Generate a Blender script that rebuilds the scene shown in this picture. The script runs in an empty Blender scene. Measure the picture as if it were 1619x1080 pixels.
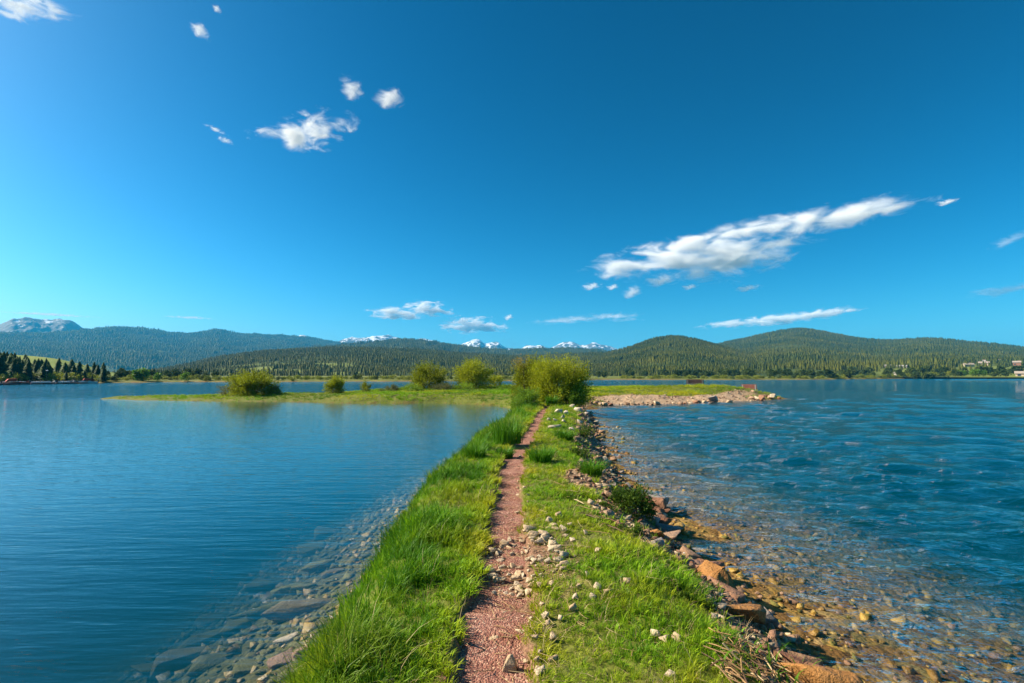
import bpy, bmesh, math, random
import numpy as np
from mathutils import Vector, Matrix, Euler

# ------------------------------------------------------------------ camera, sky, sun, exposure
scene = bpy.context.scene
COL = scene.collection
R = math.radians
rng = np.random.default_rng(11)
random.seed(11)

CAM_H = 2.25            # eye height over the lake
PITCH = 3.75            # degrees upwards
LENS = 18.0
cam_data = bpy.data.cameras.new('camera')
cam_data.lens = LENS; cam_data.sensor_width = 36.0
cam_data.clip_start = 0.05; cam_data.clip_end = 60000
cam = bpy.data.objects.new('camera', cam_data); COL.objects.link(cam)
cam.location = (0, 0, CAM_H); cam.rotation_euler = (R(90 + PITCH), 0, 0)
scene.camera = cam

SUN_AZ, SUN_EL = -79.0, 34.0          # azimuth from +Y towards +X
world = bpy.data.worlds.new('World'); scene.world = world; world.use_nodes = True
wn = world.node_tree; wn.nodes.clear()
sky = wn.nodes.new('ShaderNodeTexSky'); sky.sky_type = 'NISHITA'; sky.sun_disc = False
sky.sun_elevation = R(SUN_EL); sky.sun_rotation = R(SUN_AZ)
sky.altitude = 1900; sky.air_density = 1.0; sky.dust_density = 4.0; sky.ozone_density = 3.0
hsv = wn.nodes.new('ShaderNodeHueSaturation')
hsv.inputs['Saturation'].default_value = 1.40; hsv.inputs['Value'].default_value = 0.635
hsv.inputs['Hue'].default_value = 0.470
gam = wn.nodes.new('ShaderNodeGamma'); gam.inputs['Gamma'].default_value = 1.6
bgn = wn.nodes.new('ShaderNodeBackground'); bgn.inputs['Strength'].default_value = 0.05
won = wn.nodes.new('ShaderNodeOutputWorld')
wn.links.new(sky.outputs[0], hsv.inputs['Color']); wn.links.new(hsv.outputs[0], gam.inputs['Color']); wn.links.new(gam.outputs[0], bgn.inputs['Color'])
wn.links.new(bgn.outputs[0], won.inputs['Surface'])

sun_data = bpy.data.lights.new('sun', 'SUN'); sun_data.energy = 5.0; sun_data.angle = R(0.53)
sun_data.color = (1.0, 0.88, 0.68)
sun = bpy.data.objects.new('sun', sun_data); COL.objects.link(sun)
sd = Vector((math.sin(R(SUN_AZ)) * math.cos(R(SUN_EL)), math.cos(R(SUN_AZ)) * math.cos(R(SUN_EL)), math.sin(R(SUN_EL))))
sun.rotation_euler = sd.to_track_quat('Z', 'Y').to_euler(); sun.location = (-40, 0, 60)

vs = scene.view_settings
vs.view_transform = 'Standard'; vs.look = 'None'; vs.exposure = 1.1; vs.gamma = 1.0
cy = scene.cycles
cy.max_bounces = 10; cy.diffuse_bounces = 2; cy.glossy_bounces = 3; cy.transmission_bounces = 4
cy.volume_bounces = 6; cy.transparent_max_bounces = 16
cy.use_denoising = True
cy.sample_clamp_indirect = 4.0
cy.caustics_reflective = False; cy.caustics_refractive = False

# ------------------------------------------------------------------ pixel -> world helpers (photo is 1619 x 1080)
FPX = 1619 * LENS / 36.0
CX, CYP = 809.5, 540.0
_cp, _sp = math.cos(R(PITCH)), math.sin(R(PITCH))
def ray(px, py):
    u = (px - CX) / FPX; v = -(py - CYP) / FPX
    return np.array([u, _cp - v * _sp, _sp + v * _cp])
def on_z(px, py, z=0.0):
    d = ray(px, py); t = (z - CAM_H) / d[2]
    return np.array([d[0] * t, d[1] * t, z])
def at_dist(px, py, D):
    d = ray(px, py); t = D / math.hypot(d[0], d[1])
    return np.array([d[0] * t, d[1] * t, CAM_H + d[2] * t])
def az_of(px, py=590):
    d = ray(px, py); return math.atan2(d[0], d[1])

# ------------------------------------------------------------------ numpy noise
def _hash(ix, iy, seed):
    h = (ix.astype(np.int64) * 374761393 + iy.astype(np.int64) * 668265263 + seed * 1274126177) & 0xFFFFFFFF
    h = ((h ^ (h >> 13)) * 1274126177) & 0xFFFFFFFF
    return ((h ^ (h >> 16)) & 0xFFFFFF) / float(0xFFFFFF)
def vnoise(x, y, seed=0):
    x = np.asarray(x, float); y = np.asarray(y, float)
    ix = np.floor(x); iy = np.floor(y); fx = x - ix; fy = y - iy
    fx = fx * fx * fx * (fx * (fx * 6 - 15) + 10); fy = fy * fy * fy * (fy * (fy * 6 - 15) + 10)
    a = _hash(ix, iy, seed); b = _hash(ix + 1, iy, seed); c = _hash(ix, iy + 1, seed); d = _hash(ix + 1, iy + 1, seed)
    return (a * (1 - fx) + b * fx) * (1 - fy) + (c * (1 - fx) + d * fx) * fy
def fbm(x, y, oct=4, seed=0, gain=0.5):
    x = np.asarray(x, float); y = np.asarray(y, float)
    s = 0; a = 1.0; t = 0
    for o in range(oct):
        s = s + a * (vnoise(x * 2 ** o + 17.3 * o, y * 2 ** o - 9.1 * o, seed + o) - 0.5); t += a; a *= gain
    return s / t * 2
def sstep(a, b, x):
    t = np.clip((np.asarray(x, float) - a) / (b - a), 0, 1); return t * t * (3 - 2 * t)

# ------------------------------------------------------------------ mesh helpers
def mesh_np(name, V, F, smooth=False):
    """F: list of int arrays (n,3) / (n,4)"""
    me = bpy.data.meshes.new(name)
    V = np.asarray(V, np.float32); me.vertices.add(len(V)); me.vertices.foreach_set('co', V.ravel())
    Fs = F if isinstance(F, list) else [F]
    loops = np.concatenate([np.asarray(f).ravel() for f in Fs]).astype(np.int32)
    tot = np.concatenate([np.full(len(f), np.asarray(f).shape[1]) for f in Fs]).astype(np.int32)
    start = np.concatenate([[0], np.cumsum(tot)[:-1]]).astype(np.int32)
    me.loops.add(len(loops)); me.loops.foreach_set('vertex_index', loops)
    me.polygons.add(len(tot)); me.polygons.foreach_set('loop_start', start); me.polygons.foreach_set('loop_total', tot)
    if smooth: me.polygons.foreach_set('use_smooth', np.ones(len(tot), bool))
    me.update(calc_edges=True); me.validate()
    return me
def attr_f(me, name, vals, typ='FLOAT', dom='POINT'):
    a = me.attributes.new(name, typ, dom)
    key = {'FLOAT': 'value', 'INT': 'value', 'FLOAT_VECTOR': 'vector', 'FLOAT_COLOR': 'color'}[typ]
    a.data.foreach_set(key, np.asarray(vals, np.int32 if typ == 'INT' else np.float32).ravel())
def link(name, me, mat=None, parent=None, loc=None):
    o = bpy.data.objects.new(name, me); COL.objects.link(o)
    if mat and me and not me.materials: me.materials.append(mat)
    if parent: o.parent = parent
    if loc is not None: o.location = loc
    return o
def empty(name, loc, rz=0.0):
    o = bpy.data.objects.new(name, None); COL.objects.link(o); o.location = loc; o.rotation_euler = (0, 0, rz)
    o.empty_display_size = 0.2
    return o
def tag(o, label=None, cat=None, group=None, kind=None):
    if label: o['label'] = label
    if cat: o['category'] = cat
    if group: o['group'] = group
    if kind: o['kind'] = kind
    return o
def copy_tree(o, parent=None):
    c = o.copy(); COL.objects.link(c); c.parent = parent
    for ch in list(o.children):
        copy_tree(ch, c)
    return c
class MB:
    """collects boxes, tubes and lofts into one mesh"""
    def __init__(s): s.V = []; s.F = []
    def add(s, V, F):
        n = len(s.V); s.V += [tuple(v) for v in V]; s.F += [tuple(i + n for i in f) for f in F]; return s
    def box(s, c, d, rz=0.0, rx=0.0):
        M = Matrix.Translation(c) @ Matrix.Rotation(rz, 4, 'Z') @ Matrix.Rotation(rx, 4, 'X')
        V = [M @ Vector((x * d[0] / 2, y * d[1] / 2, z * d[2] / 2)) for x in (-1, 1) for y in (-1, 1) for z in (-1, 1)]
        return s.add(V, [(0, 1, 3, 2), (4, 6, 7, 5), (0, 4, 5, 1), (2, 3, 7, 6), (0, 2, 6, 4), (1, 5, 7, 3)])
    def tube(s, pts, rad, n=6, cap=True):
        pts = [Vector(p) for p in pts]; rings = []
        if not hasattr(rad, '__len__'): rad = [rad] * len(pts)
        V = []; F = []
        for i, p in enumerate(pts):
            t = (pts[min(i + 1, len(pts) - 1)] - pts[max(i - 1, 0)]).normalized()
            a = t.orthogonal().normalized() if abs(t.z) > 0.9 else t.cross(Vector((0, 0, 1))).normalized()
            b = t.cross(a)
            for k in range(n):
                an = 2 * math.pi * k / n
                V.append(p + (a * math.cos(an) + b * math.sin(an)) * rad[i])
        for i in range(len(pts) - 1):
            for k in range(n):
                k2 = (k + 1) % n
                F.append((i * n + k, i * n + k2, (i + 1) * n + k2, (i + 1) * n + k))
        if cap:
            F.append(tuple(range(n - 1, -1, -1))); F.append(tuple((len(pts) - 1) * n + k for k in range(n)))
        return s.add(V, F)
    def mesh(s, name, smooth=False):
        me = bpy.data.meshes.new(name); me.from_pydata(s.V, [], s.F); me.update()
        bm = bmesh.new(); bm.from_mesh(me); bmesh.ops.recalc_face_normals(bm, faces=bm.faces); bm.to_mesh(me); bm.free()
        if smooth:
            for p in me.polygons: p.use_smooth = True
        return me
    def build(s, name, mat, parent=None, loc=None, smooth=False):
        return link(name, s.mesh(name, smooth), mat, parent, loc)

# ------------------------------------------------------------------ material helpers
def new_mat(name):
    m = bpy.data.materials.new(name); m.use_nodes = True; m.node_tree.nodes.clear(); return m
class NT:
    def __init__(s, m): s.m = m; s.t = m.node_tree; s.out = s.n('ShaderNodeOutputMaterial')
    def n(s, typ, ins=None, **kw):
        nd = s.t.nodes.new(typ)
        for k, v in kw.items(): setattr(nd, k, v)
        for k, v in (ins or {}).items(): s.set(nd, k, v)
        return nd
    def set(s, nd, k, v):
        sock = nd.inputs[k]
        if isinstance(v, bpy.types.NodeSocket): s.t.links.new(v, sock)
        elif isinstance(v, bpy.types.Node): s.t.links.new(v.outputs[0], sock)
        else:
            if hasattr(sock.default_value, '__len__') and len(sock.default_value) == 4 and len(v) == 3: v = (*v, 1)
            sock.default_value = v
    def ramp(s, fac, stops, interp='LINEAR'):
        r = s.n('ShaderNodeValToRGB'); cr = r.color_ramp; cr.interpolation = interp
        while len(cr.elements) < len(stops): cr.elements.new(0.5)
        for e, (p, c) in zip(cr.elements, stops): e.position = p; e.color = (*c, 1) if len(c) == 3 else c
        s.t.links.new(fac if isinstance(fac, bpy.types.NodeSocket) else fac.outputs[0], r.inputs[0]); return r
    def noise(s, vec, scale, detail=4, rough=0.55, dist=0.0):
        nd = s.n('ShaderNodeTexNoise', {'Scale': scale, 'Detail': detail, 'Roughness': rough, 'Distortion': dist})
        if vec is not None: s.set(nd, 'Vector', vec)
        return nd
    def math(s, op, a, b=0.0, clamp=False):
        nd = s.n('ShaderNodeMath', operation=op, use_clamp=clamp); s.set(nd, 0, a); s.set(nd, 1, b); return nd
    def mix(s, fac, a, b, blend='MIX'):
        nd = s.n('ShaderNodeMix', data_type='RGBA', blend_type=blend)
        s.set(nd, 0, fac); s.set(nd, 6, a); s.set(nd, 7, b); return nd.outputs[2]
    def mapping(s, vec, scale=(1, 1, 1), rot=(0, 0, 0)):
        nd = s.n('ShaderNodeMapping'); s.set(nd, 'Vector', vec); nd.inputs['Scale'].default_value = scale; nd.inputs['Rotation'].default_value = rot; return nd.outputs[0]
    def obj_co(s): return s.n('ShaderNodeTexCoord').outputs['Object']
    def pos(s): return s.n('ShaderNodeNewGeometry').outputs['Position']
    def bump(s, h, strength=0.5, dist=0.02, normal=None):
        nd = s.n('ShaderNodeBump', {'Strength': strength, 'Distance': dist}); s.set(nd, 'Height', h)
        if normal is not None: s.set(nd, 'Normal', normal)
        return nd.outputs[0]
    def bsdf(s, col, rough=0.8, normal=None, spec=0.3, metal=0.0):
        b = s.n('ShaderNodeBsdfPrincipled', {'Roughness': rough, 'Metallic': metal, 'Specular IOR Level': spec}); s.set(b, 'Base Color', col)
        if normal is not None: s.set(b, 'Normal', normal)
        return b
    def surf(s, sh): s.t.links.new(sh if isinstance(sh, bpy.types.NodeSocket) else sh.outputs[0], s.out.inputs['Surface']); return s.m
    def vol(s, sh): s.t.links.new(sh if isinstance(sh, bpy.types.NodeSocket) else sh.outputs[0], s.out.inputs['Volume']); return s.m

def m_plain(name, c, rough=0.7, var=0.15, scale=20.0, metal=0.0, spec=0.3):
    t = NT(new_mat(name)); nz = t.noise(t.obj_co(), scale, 5)
    r = t.ramp(nz, [(0.25, tuple(x * (1 - var) for x in c)), (0.75, tuple(min(1, x * (1 + var)) for x in c))])
    return t.surf(t.bsdf(r.outputs[0], rough, metal=metal, spec=spec))

def m_foliage(name, cols, transl=0.35, tint_cols=None, rough=0.55):
    """leaf / needle / blade material; per-instance random and an optional 'tint' attribute shift the colour"""
    t = NT(new_mat(name))
    oi = t.n('ShaderNodeObjectInfo'); geo = t.n('ShaderNodeNewGeometry')
    fac = t.math('ADD', t.math('MULTIPLY', oi.outputs['Random'], 0.5), t.math('MULTIPLY', geo.outputs['Random Per Island'], 0.5))
    c = t.ramp(fac, [(i / (len(cols) - 1) * 0.8 + 0.1, k) for i, k in enumerate(cols)]).outputs[0]
    if tint_cols:
        typ, tc = tint_cols
        at = t.n('ShaderNodeAttribute', attribute_type=typ, attribute_name='tint')
        c = t.mix(at.outputs['Fac'], c, tc)
    d = t.bsdf(c, rough, spec=0.12)
    if transl > 0:
        tr = t.n('ShaderNodeBsdfTranslucent'); t.set(tr, 'Color', c)
        mx = t.n('ShaderNodeMixShader', {0: transl}); t.set(mx, 1, d); t.set(mx, 2, tr)
        return t.surf(mx)
    return t.surf(d)

# ------------------------------------------------------------------ geometry-node scatter (stuff only)
SRC = {}
def source_collection(name, meshes):
    c = bpy.data.collections.new('source_' + name)
    for i, me in enumerate(meshes):
        c.objects.link(bpy.data.objects.new('%s_source_%02d' % (name, i), me))
    return c
def scatter(name, pts, rot, scl, idx, tint, coll):
    n = len(pts)
    me = bpy.data.meshes.new(name); me.vertices.add(n); me.vertices.foreach_set('co', np.asarray(pts, np.float32).ravel())
    attr_f(me, 'rot', rot, 'FLOAT_VECTOR'); attr_f(me, 'scl', scl, 'FLOAT_VECTOR'); attr_f(me, 'idx', idx, 'INT'); attr_f(me, 'tint', tint)
    o = link(name, me)
    g = bpy.data.node_groups.new(name + '_scatter', 'GeometryNodeTree')
    g.interface.new_socket('Geometry', in_out='INPUT', socket_type='NodeSocketGeometry')
    g.interface.new_socket('Geometry', in_out='OUTPUT', socket_type='NodeSocketGeometry')
    gi = g.nodes.new('NodeGroupInput'); go = g.nodes.new('NodeGroupOutput')
    ci = g.nodes.new('GeometryNodeCollectionInfo'); ci.inputs['Collection'].default_value = coll
    ci.inputs['Separate Children'].default_value = True; ci.inputs['Reset Children'].default_value = True
    iop = g.nodes.new('GeometryNodeInstanceOnPoints'); iop.inputs['Pick Instance'].default_value = True
    def na(nm, ty):
        x = g.nodes.new('GeometryNodeInputNamedAttribute'); x.data_type = ty; x.inputs[0].default_value = nm; return x.outputs[0]
    g.links.new(gi.outputs[0], iop.inputs['Points']); g.links.new(ci.outputs[0], iop.inputs['Instance'])
    g.links.new(na('idx', 'INT'), iop.inputs['Instance Index'])
    g.links.new(na('rot', 'FLOAT_VECTOR'), iop.inputs['Rotation']); g.links.new(na('scl', 'FLOAT_VECTOR'), iop.inputs['Scale'])
    g.links.new(iop.outputs[0], go.inputs[0])
    md = o.modifiers.new('scatter', 'NODES'); md.node_group = g
    o['kind'] = 'stuff'
    return o

# ------------------------------------------------------------------ terrain description
PATH_PX = [(782, 1080, 135), (786, 1020, 118), (790, 960, 98), (796, 900, 80), (797, 860, 64), (801, 800, 46), (806, 760, 39),
           (813, 730, 36), (820, 715, 31), (829, 700, 27), (839, 685, 22), (847, 670, 17), (856, 655, 13), (863, 646, 10), (868, 641, 9)]
PZ = 0.50
_pp = [on_z(x, y, PZ) for x, y, w in PATH_PX]
_pw = [w * p[1] / FPX for (x, y, w), p in zip(PATH_PX, _pp)]
PATH = np.array([(-0.25, -12, 0.42), (-0.12, 0.5, 0.44)] + [(p[0], p[1], w) for p, w in zip(_pp, _pw)])
def path_x(y): return np.interp(y, PATH[:, 1], PATH[:, 0])
def path_w(y): return np.interp(y, PATH[:, 1], PATH[:, 2])

_right = [on_z(x, y)[:2] for x, y in [(1300, 1080), (1225, 1000), (1130, 920), (1065, 868), (1045, 830), (1035, 808), (985, 768), (955, 725), (945, 695), (940, 672), (932, 656),
          (925, 647), (960, 640.5), (1050, 638.5), (1150, 635), (1215, 631.5), (1242, 629.5)]]
_back = [(26.5, 52.5), (24, 56), (18, 62), (10, 66), (0, 67), (-7, 63), (-14, 59.5), (-22, 55), (-32, 52.8), (-40.5, 51.5)]
_left = [on_z(x, y)[:2] for x, y in [(160, 630.5), (230, 633), (300, 634), (450, 635), (560, 637.5), (700, 637), (790, 640.5), (818, 651), (806, 668), (784, 690), (748, 712), (716, 744), (678, 779), (645, 815), (620, 860), (592, 912), (552, 975), (505, 1062)]]
SHORE = np.array([(2.35, -12)] + _right + _back + _left + [(-1.5, 1.5), (-1.6, -12)])
def signed_dist(P):
    """positive inside the causeway / island outline"""
    A = SHORE; B = np.roll(SHORE, -1, 0)
    best = np.full(len(P), 1e18); inside = np.zeros(len(P), bool)
    for a, b in zip(A, B):
        ab = b - a; ap = P - a
        t = np.clip((ap @ ab) / (ab @ ab), 0, 1)
        d = ap - t[:, None] * ab
        best = np.minimum(best, (d * d).sum(1))
        c = (a[1] > P[:, 1]) != (b[1] > P[:, 1])
        if b[1] != a[1]:
            xi = (b[0] - a[0]) * (P[:, 1] - a[1]) / (b[1] - a[1]) + a[0]
            inside ^= c & (P[:, 0] < xi)
    d = np.sqrt(best); return np.where(inside, d, -d)

# far shoreline distance by azimuth
_fs = [(-200, 608.5), (0, 607.8), (140, 606), (250, 604.3), (480, 603.5), (700, 603), (900, 602), (950, 600.2), (1150, 600.6), (1300, 600), (1450, 598.6), (1619, 597.6), (1800, 597.4)]
FS_AZ = np.array([az_of(x, y) for x, y in _fs]); FS_R = np.array([np.hypot(*on_z(x, y)[:2]) for x, y in _fs])
def shore_r(az): return np.interp(az, FS_AZ, FS_R) + 5 * fbm(az * 25, az * 0, 3, 5)

def ground_z(x, y, detail=True):
    x = np.atleast_1d(np.asarray(x, float)); y = np.atleast_1d(np.asarray(y, float))
    wob = 0.10 * fbm(x * 1.3, y * 1.3, 3, 21) * np.clip(np.hypot(x, y) / 8, 0.6, 4)
    s = signed_dist(np.stack([x, y], 1)) + wob
    side = x - path_x(y) + 0.04 * fbm(y * 1.4, x * 0 + 7, 3, 48)
    cw = 1 - sstep(27, 36, y)                       # 1 on the causeway, 0 on the island
    right = sstep(-0.2, 0.2, side)
    L = cw * (0.55 + 0.75 * right) + (1 - cw) * (3.0 + 1.5 * right)
    hm = cw * 0.55 + (1 - cw) * (0.62 + 0.25 * sstep(45, 60, y) + 0.25 * fbm(x * 0.12, y * 0.12, 2, 8))
    hm = hm * (1 - (1 - cw) * 0.55 * sstep(-4, -26, x))
    hm = hm + (1 - cw) * 0.40 * np.exp(-((x - 21) / 6) ** 2 - ((y - 53) / 5) ** 2)
    t = np.clip(s / L, 0, 1)
    zin = hm * (1 - (1 - t) ** 1.8)
    # lake bed
    dd = np.clip(-s, 0, None)
    zl = -(0.34 * dd) ; zl = np.where(dd > 1.2, -0.408 - 0.46 * (dd - 1.2), zl)
    zr = -(0.12 * dd); zr = np.where(dd > 3.4, -0.408 - 0.30 * (dd - 3.4), zr)
    zi = -(0.22 * dd)
    zb = cw * (right * zr + (1 - right) * zl) + (1 - cw) * zi
    zb = np.maximum(zb, -6.0)
    if detail:
        zb = zb + 0.05 * fbm(x * 2.2, y * 2.2, 3, 31) * np.clip(dd * 0.6 - 0.1, 0, 1)
        zin = zin + (0.035 * fbm(x * 1.7, y * 1.7, 3, 41) + 0.012 * fbm(x * 8, y * 8, 2, 43)) * np.clip(s * 3, 0, 1) * (1 + 2.0 * (1 - cw))
        # path cut into the turf
        e = np.abs(side) - path_w(y) * 0.5 + 0.10 * fbm(y * 2.6 + np.sign(side) * 9, x * 0 + 3, 4, 47)
        on = sstep(0.035, -0.02, e) * sstep(32, 27, y)
        zin = zin - 0.075 * on
    z = np.where(s > 0, zin, zb)
    # far shore
    r = np.hypot(x, y); az = np.arctan2(x, y); fr = r - shore_r(az)
    zf = np.where(fr > 0, 0.55 * (1 - np.exp(-fr / 2.5)) + 0.0035 * np.clip(fr, 0, None), np.maximum(fr * 0.06, -6))
    return np.where(r > 90, np.maximum(zf, -6), z)

# ------------------------------------------------------------------ ground sheet
TH = np.concatenate([np.arange(-180, -66, 3.0), np.arange(-66, 66, 0.24), np.arange(66, 180, 3.0)])
THR = np.radians(TH)
def polar_mesh(name, radii, zfun, th=THR, close_center=True):
    nr, nt = len(radii), len(th)
    RR, TT = np.meshgrid(radii, th, indexing='ij')
    X = (RR * np.sin(TT)).ravel(); Y = (RR * np.cos(TT)).ravel()
    Z = zfun(X, Y)
    V = np.stack([X, Y, Z], 1)
    i = np.arange(nr - 1)[:, None]; j = np.arange(nt)[None, :]
    j2 = (j + 1) % nt
    F = np.stack([i * nt + j, i * nt + j2, (i + 1) * nt + j2, (i + 1) * nt + j], -1).reshape(-1, 4)
    V = np.vstack([V, [[0, 0, zfun(np.zeros(1), np.zeros(1))[0]]]]); c = len(V) - 1
    T = np.stack([np.full(nt, c), np.arange(nt), (np.arange(nt) + 1) % nt], 1)[:, ::-1]
    return V, [F, T]
rad = np.concatenate([np.geomspace(0.9, 80, 380), np.geomspace(82, 1500, 110), np.geomspace(1600, 9500, 12)])
GV, GF = polar_mesh('ground', rad, ground_z)
g_me = mesh_np('ground', GV, GF, True)
# zones: r beach gravel, g turf, b rubble on the lake-side bank
gs = signed_dist(GV[:, :2]); gside = GV[:, 0] - path_x(GV[:, 1])
def beach_mask(x, y, s):
    return sstep(2.9, 2.3, s + 0.5 * fbm(x * .5, y * .5, 3, 61)) * sstep(5, 8, x) * sstep(26, 20, x) * sstep(35, 38, y) * (y < 52)
def rubble_mask(x, y, s):
    side = x - path_x(y)
    w = 0.72 + 0.35 * fbm(x * 0.8, y * 0.8, 3, 63) + 0.70 * np.exp(-((y - 8.6) / 1.8) ** 2)
    return sstep(w + 0.12, w - 0.12, s) * (side > 0) * sstep(40, 34, y)
zone = np.zeros((len(GV), 4), np.float32); zone[:, 3] = 1
zone[:, 0] = np.where(gs > -0.3, beach_mask(GV[:, 0], GV[:, 1], gs), 0)
zone[:, 2] = np.where(gs > 0, rubble_mask(GV[:, 0], GV[:, 1], gs), 0)
gr = np.hypot(GV[:, 0], GV[:, 1])
zone[:, 1] = np.where(gr > 90, (GV[:, 2] > 0.1), (gs > np.where((gside > 0) & (GV[:, 1] < 36), 0.02, -0.12)) * (1 - zone[:, 0]) * (1 - zone[:, 2]))
_e = np.abs(gside) - path_w(GV[:, 1]) * .5
zone[:, 3] = np.clip(np.exp(-(((GV[:, 0] - 0.19) / 0.40) ** 2 + ((GV[:, 1] - 4.9) / 0.8) ** 2)) * 1.3 + sstep(0.05, -0.03, _e - 0.10 * fbm(GV[:, 0] * 4, GV[:, 1] * 4, 3, 5)) * (GV[:, 1] < 30), 0, 1)
attr_f(g_me, 'zone', zone, 'FLOAT_COLOR')
attr_f(g_me, 'lagoon', sstep(0.3, -0.3, gside) * (gs < 0.05) * (GV[:, 1] < 60))

def m_ground():
    t = NT(new_mat('ground_surface')); p = t.pos()
    at = t.n('ShaderNodeAttribute', attribute_name='zone'); sep = t.n('ShaderNodeSeparateColor'); t.set(sep, 0, at.outputs['Color'])
    n1 = t.noise(p, 0.35, 6); n2 = t.noise(p, 9, 5); n3 = t.noise(p, 60, 3)
    # bed and rubble: stones
    vo = t.n('ShaderNodeTexVoronoi', {'Scale': 7.0, 'Randomness': 1.0}); t.set(vo, 'Vector', t.mix(0.12, p, n2.outputs['Color'], 'ADD'))
    vo2 = t.n('ShaderNodeTexVoronoi', {'Scale': 24.0}); t.set(vo2, 'Vector', p)
    bw = t.n('ShaderNodeRGBToBW'); t.set(bw, 0, vo.outputs['Color'])
    bw2 = t.n('ShaderNodeRGBToBW'); t.set(bw2, 0, vo2.outputs['Color'])
    bed = t.ramp(bw, [(0.15, (0.11, 0.055, 0.016)), (0.4, (0.22, 0.12, 0.03)), (0.55, (0.32, 0.20, 0.04)), (0.7, (0.17, 0.13, 0.04)), (0.9, (0.36, 0.23, 0.09))]).outputs[0]
    bed2 = t.ramp(bw2, [(0.2, (0.10, 0.05, 0.014)), (0.5, (0.24, 0.13, 0.03)), (0.8, (0.34, 0.20, 0.06))]).outputs[0]
    bed = t.mix(t.ramp(n1, [(0.42, (0, 0, 0)), (0.58, (1, 1, 1))]).outputs[0], bed, bed2)
    lag = t.n('ShaderNodeAttribute', attribute_name='lagoon')
    silt = t.ramp(t.mix(0.5, bw2.outputs[0], n2.outputs[0]), [(0.25, (0.045, 0.038, 0.010)), (0.5, (0.11, 0.095, 0.022)), (0.7, (0.18, 0.155, 0.04))]).outputs[0]
    bed = t.mix(lag.outputs['Fac'], bed, silt)
    soil = t.ramp(n2, [(0.3, (0.055, 0.045, 0.018)), (0.6, (0.10, 0.085, 0.03)), (0.8, (0.12, 0.12, 0.035))]).outputs[0]
    turf = t.ramp(n1, [(0.3, (0.10, 0.15, 0.015)), (0.55, (0.17, 0.20, 0.02)), (0.8, (0.27, 0.25, 0.04))]).outputs[0]
    turf = t.mix(0.35, turf, soil)
    litter = t.ramp(n3, [(0.3, (0.13, 0.065, 0.04)), (0.55, (0.24, 0.13, 0.08)), (0.75, (0.38, 0.25, 0.13))]).outputs[0]
    turf = t.mix(at.outputs['Alpha'], turf, litter)
    beach = t.ramp(bw2, [(0.1, (0.30, 0.19, 0.11)), (0.5, (0.46, 0.31, 0.19)), (0.9, (0.58, 0.43, 0.30))]).outputs[0]
    rub = t.ramp(bw2, [(0.1, (0.11, 0.07, 0.045)), (0.5, (0.24, 0.155, 0.10)), (0.9, (0.40, 0.29, 0.20))]).outputs[0]
    c = t.mix(sep.outputs[1], bed, turf)
    c = t.mix(sep.outputs[0], c, beach); c = t.mix(sep.outputs[2], c, rub)
    h = t.math('ADD', t.math('MULTIPLY', vo.outputs['Distance'], -0.6), t.math('MULTIPLY', vo2.outputs['Distance'], -0.25))
    h = t.math('ADD', h, t.math('MULTIPLY', n3, 0.15))
    return t.surf(t.bsdf(c, 0.9, t.bump(h, 0.8, 0.06), 0.2))
ground = tag(link('ground', g_me, m_ground()), kind='structure')

# ------------------------------------------------------------------ path sheet
def m_path():
    t = NT(new_mat('red_gravel_path')); p = t.pos()
    vo = t.n('ShaderNodeTexVoronoi', {'Scale': 75.0}); t.set(vo, 'Vector', p)
    bw = t.n('ShaderNodeRGBToBW'); t.set(bw, 0, vo.outputs['Color'])
    n1 = t.noise(p, 3.0, 5); n2 = t.noise(p, 180, 3)
    c = t.ramp(bw, [(0.1, (0.17, 0.068, 0.055)), (0.4, (0.34, 0.155, 0.12)), (0.7, (0.46, 0.24, 0.18)), (0.95, (0.66, 0.47, 0.34))]).outputs[0]
    d = t.ramp(n1, [(0.35, (0.75, 0.62, 0.5)), (0.65, (1.0, 1.0, 1.0))]).outputs[0]
    c = t.mix(0.8, c, d, 'MULTIPLY')
    h = t.math('ADD', t.math('MULTIPLY', vo.outputs['Distance'], -1.0), t.math('MULTIPLY', n2, 0.5))
    return t.surf(t.bsdf(c, 0.92, t.bump(h, 0.9, 0.012), 0.15))
ys = np.concatenate([np.arange(-6, 1.5, 0.3), np.geomspace(1.5, 27.5, 420)])
us = np.linspace(-0.72, 0.72, 15)
PX_ = path_x(ys)[:, None] + us[None, :] * path_w(ys)[:, None]; PY_ = np.repeat(ys[:, None], len(us), 1)
zc = np.minimum(ground_z(path_x(ys), ys), 0.60)
PZ_ = zc[:, None] + 0.010 - 0.03 * np.abs(us)[None, :] ** 3 + 0.014 * fbm(PX_.ravel() * 3.2, PY_.ravel() * 3.2, 2, 73).reshape(PX_.shape) + 0.008 * fbm(PX_.ravel() * 14, PY_.ravel() * 14, 3, 71).reshape(PX_.shape)
i = np.arange(len(ys) - 1)[:, None]; j = np.arange(len(us) - 1)[None, :]; nu = len(us)
PF = np.stack([i * nu + j, i * nu + j + 1, (i + 1) * nu + j + 1, (i + 1) * nu + j], -1).reshape(-1, 4)
path = tag(link('path', mesh_np('path', np.stack([PX_.ravel(), PY_.ravel(), PZ_.ravel()], 1), PF, True), m_path()), kind='structure')

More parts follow.
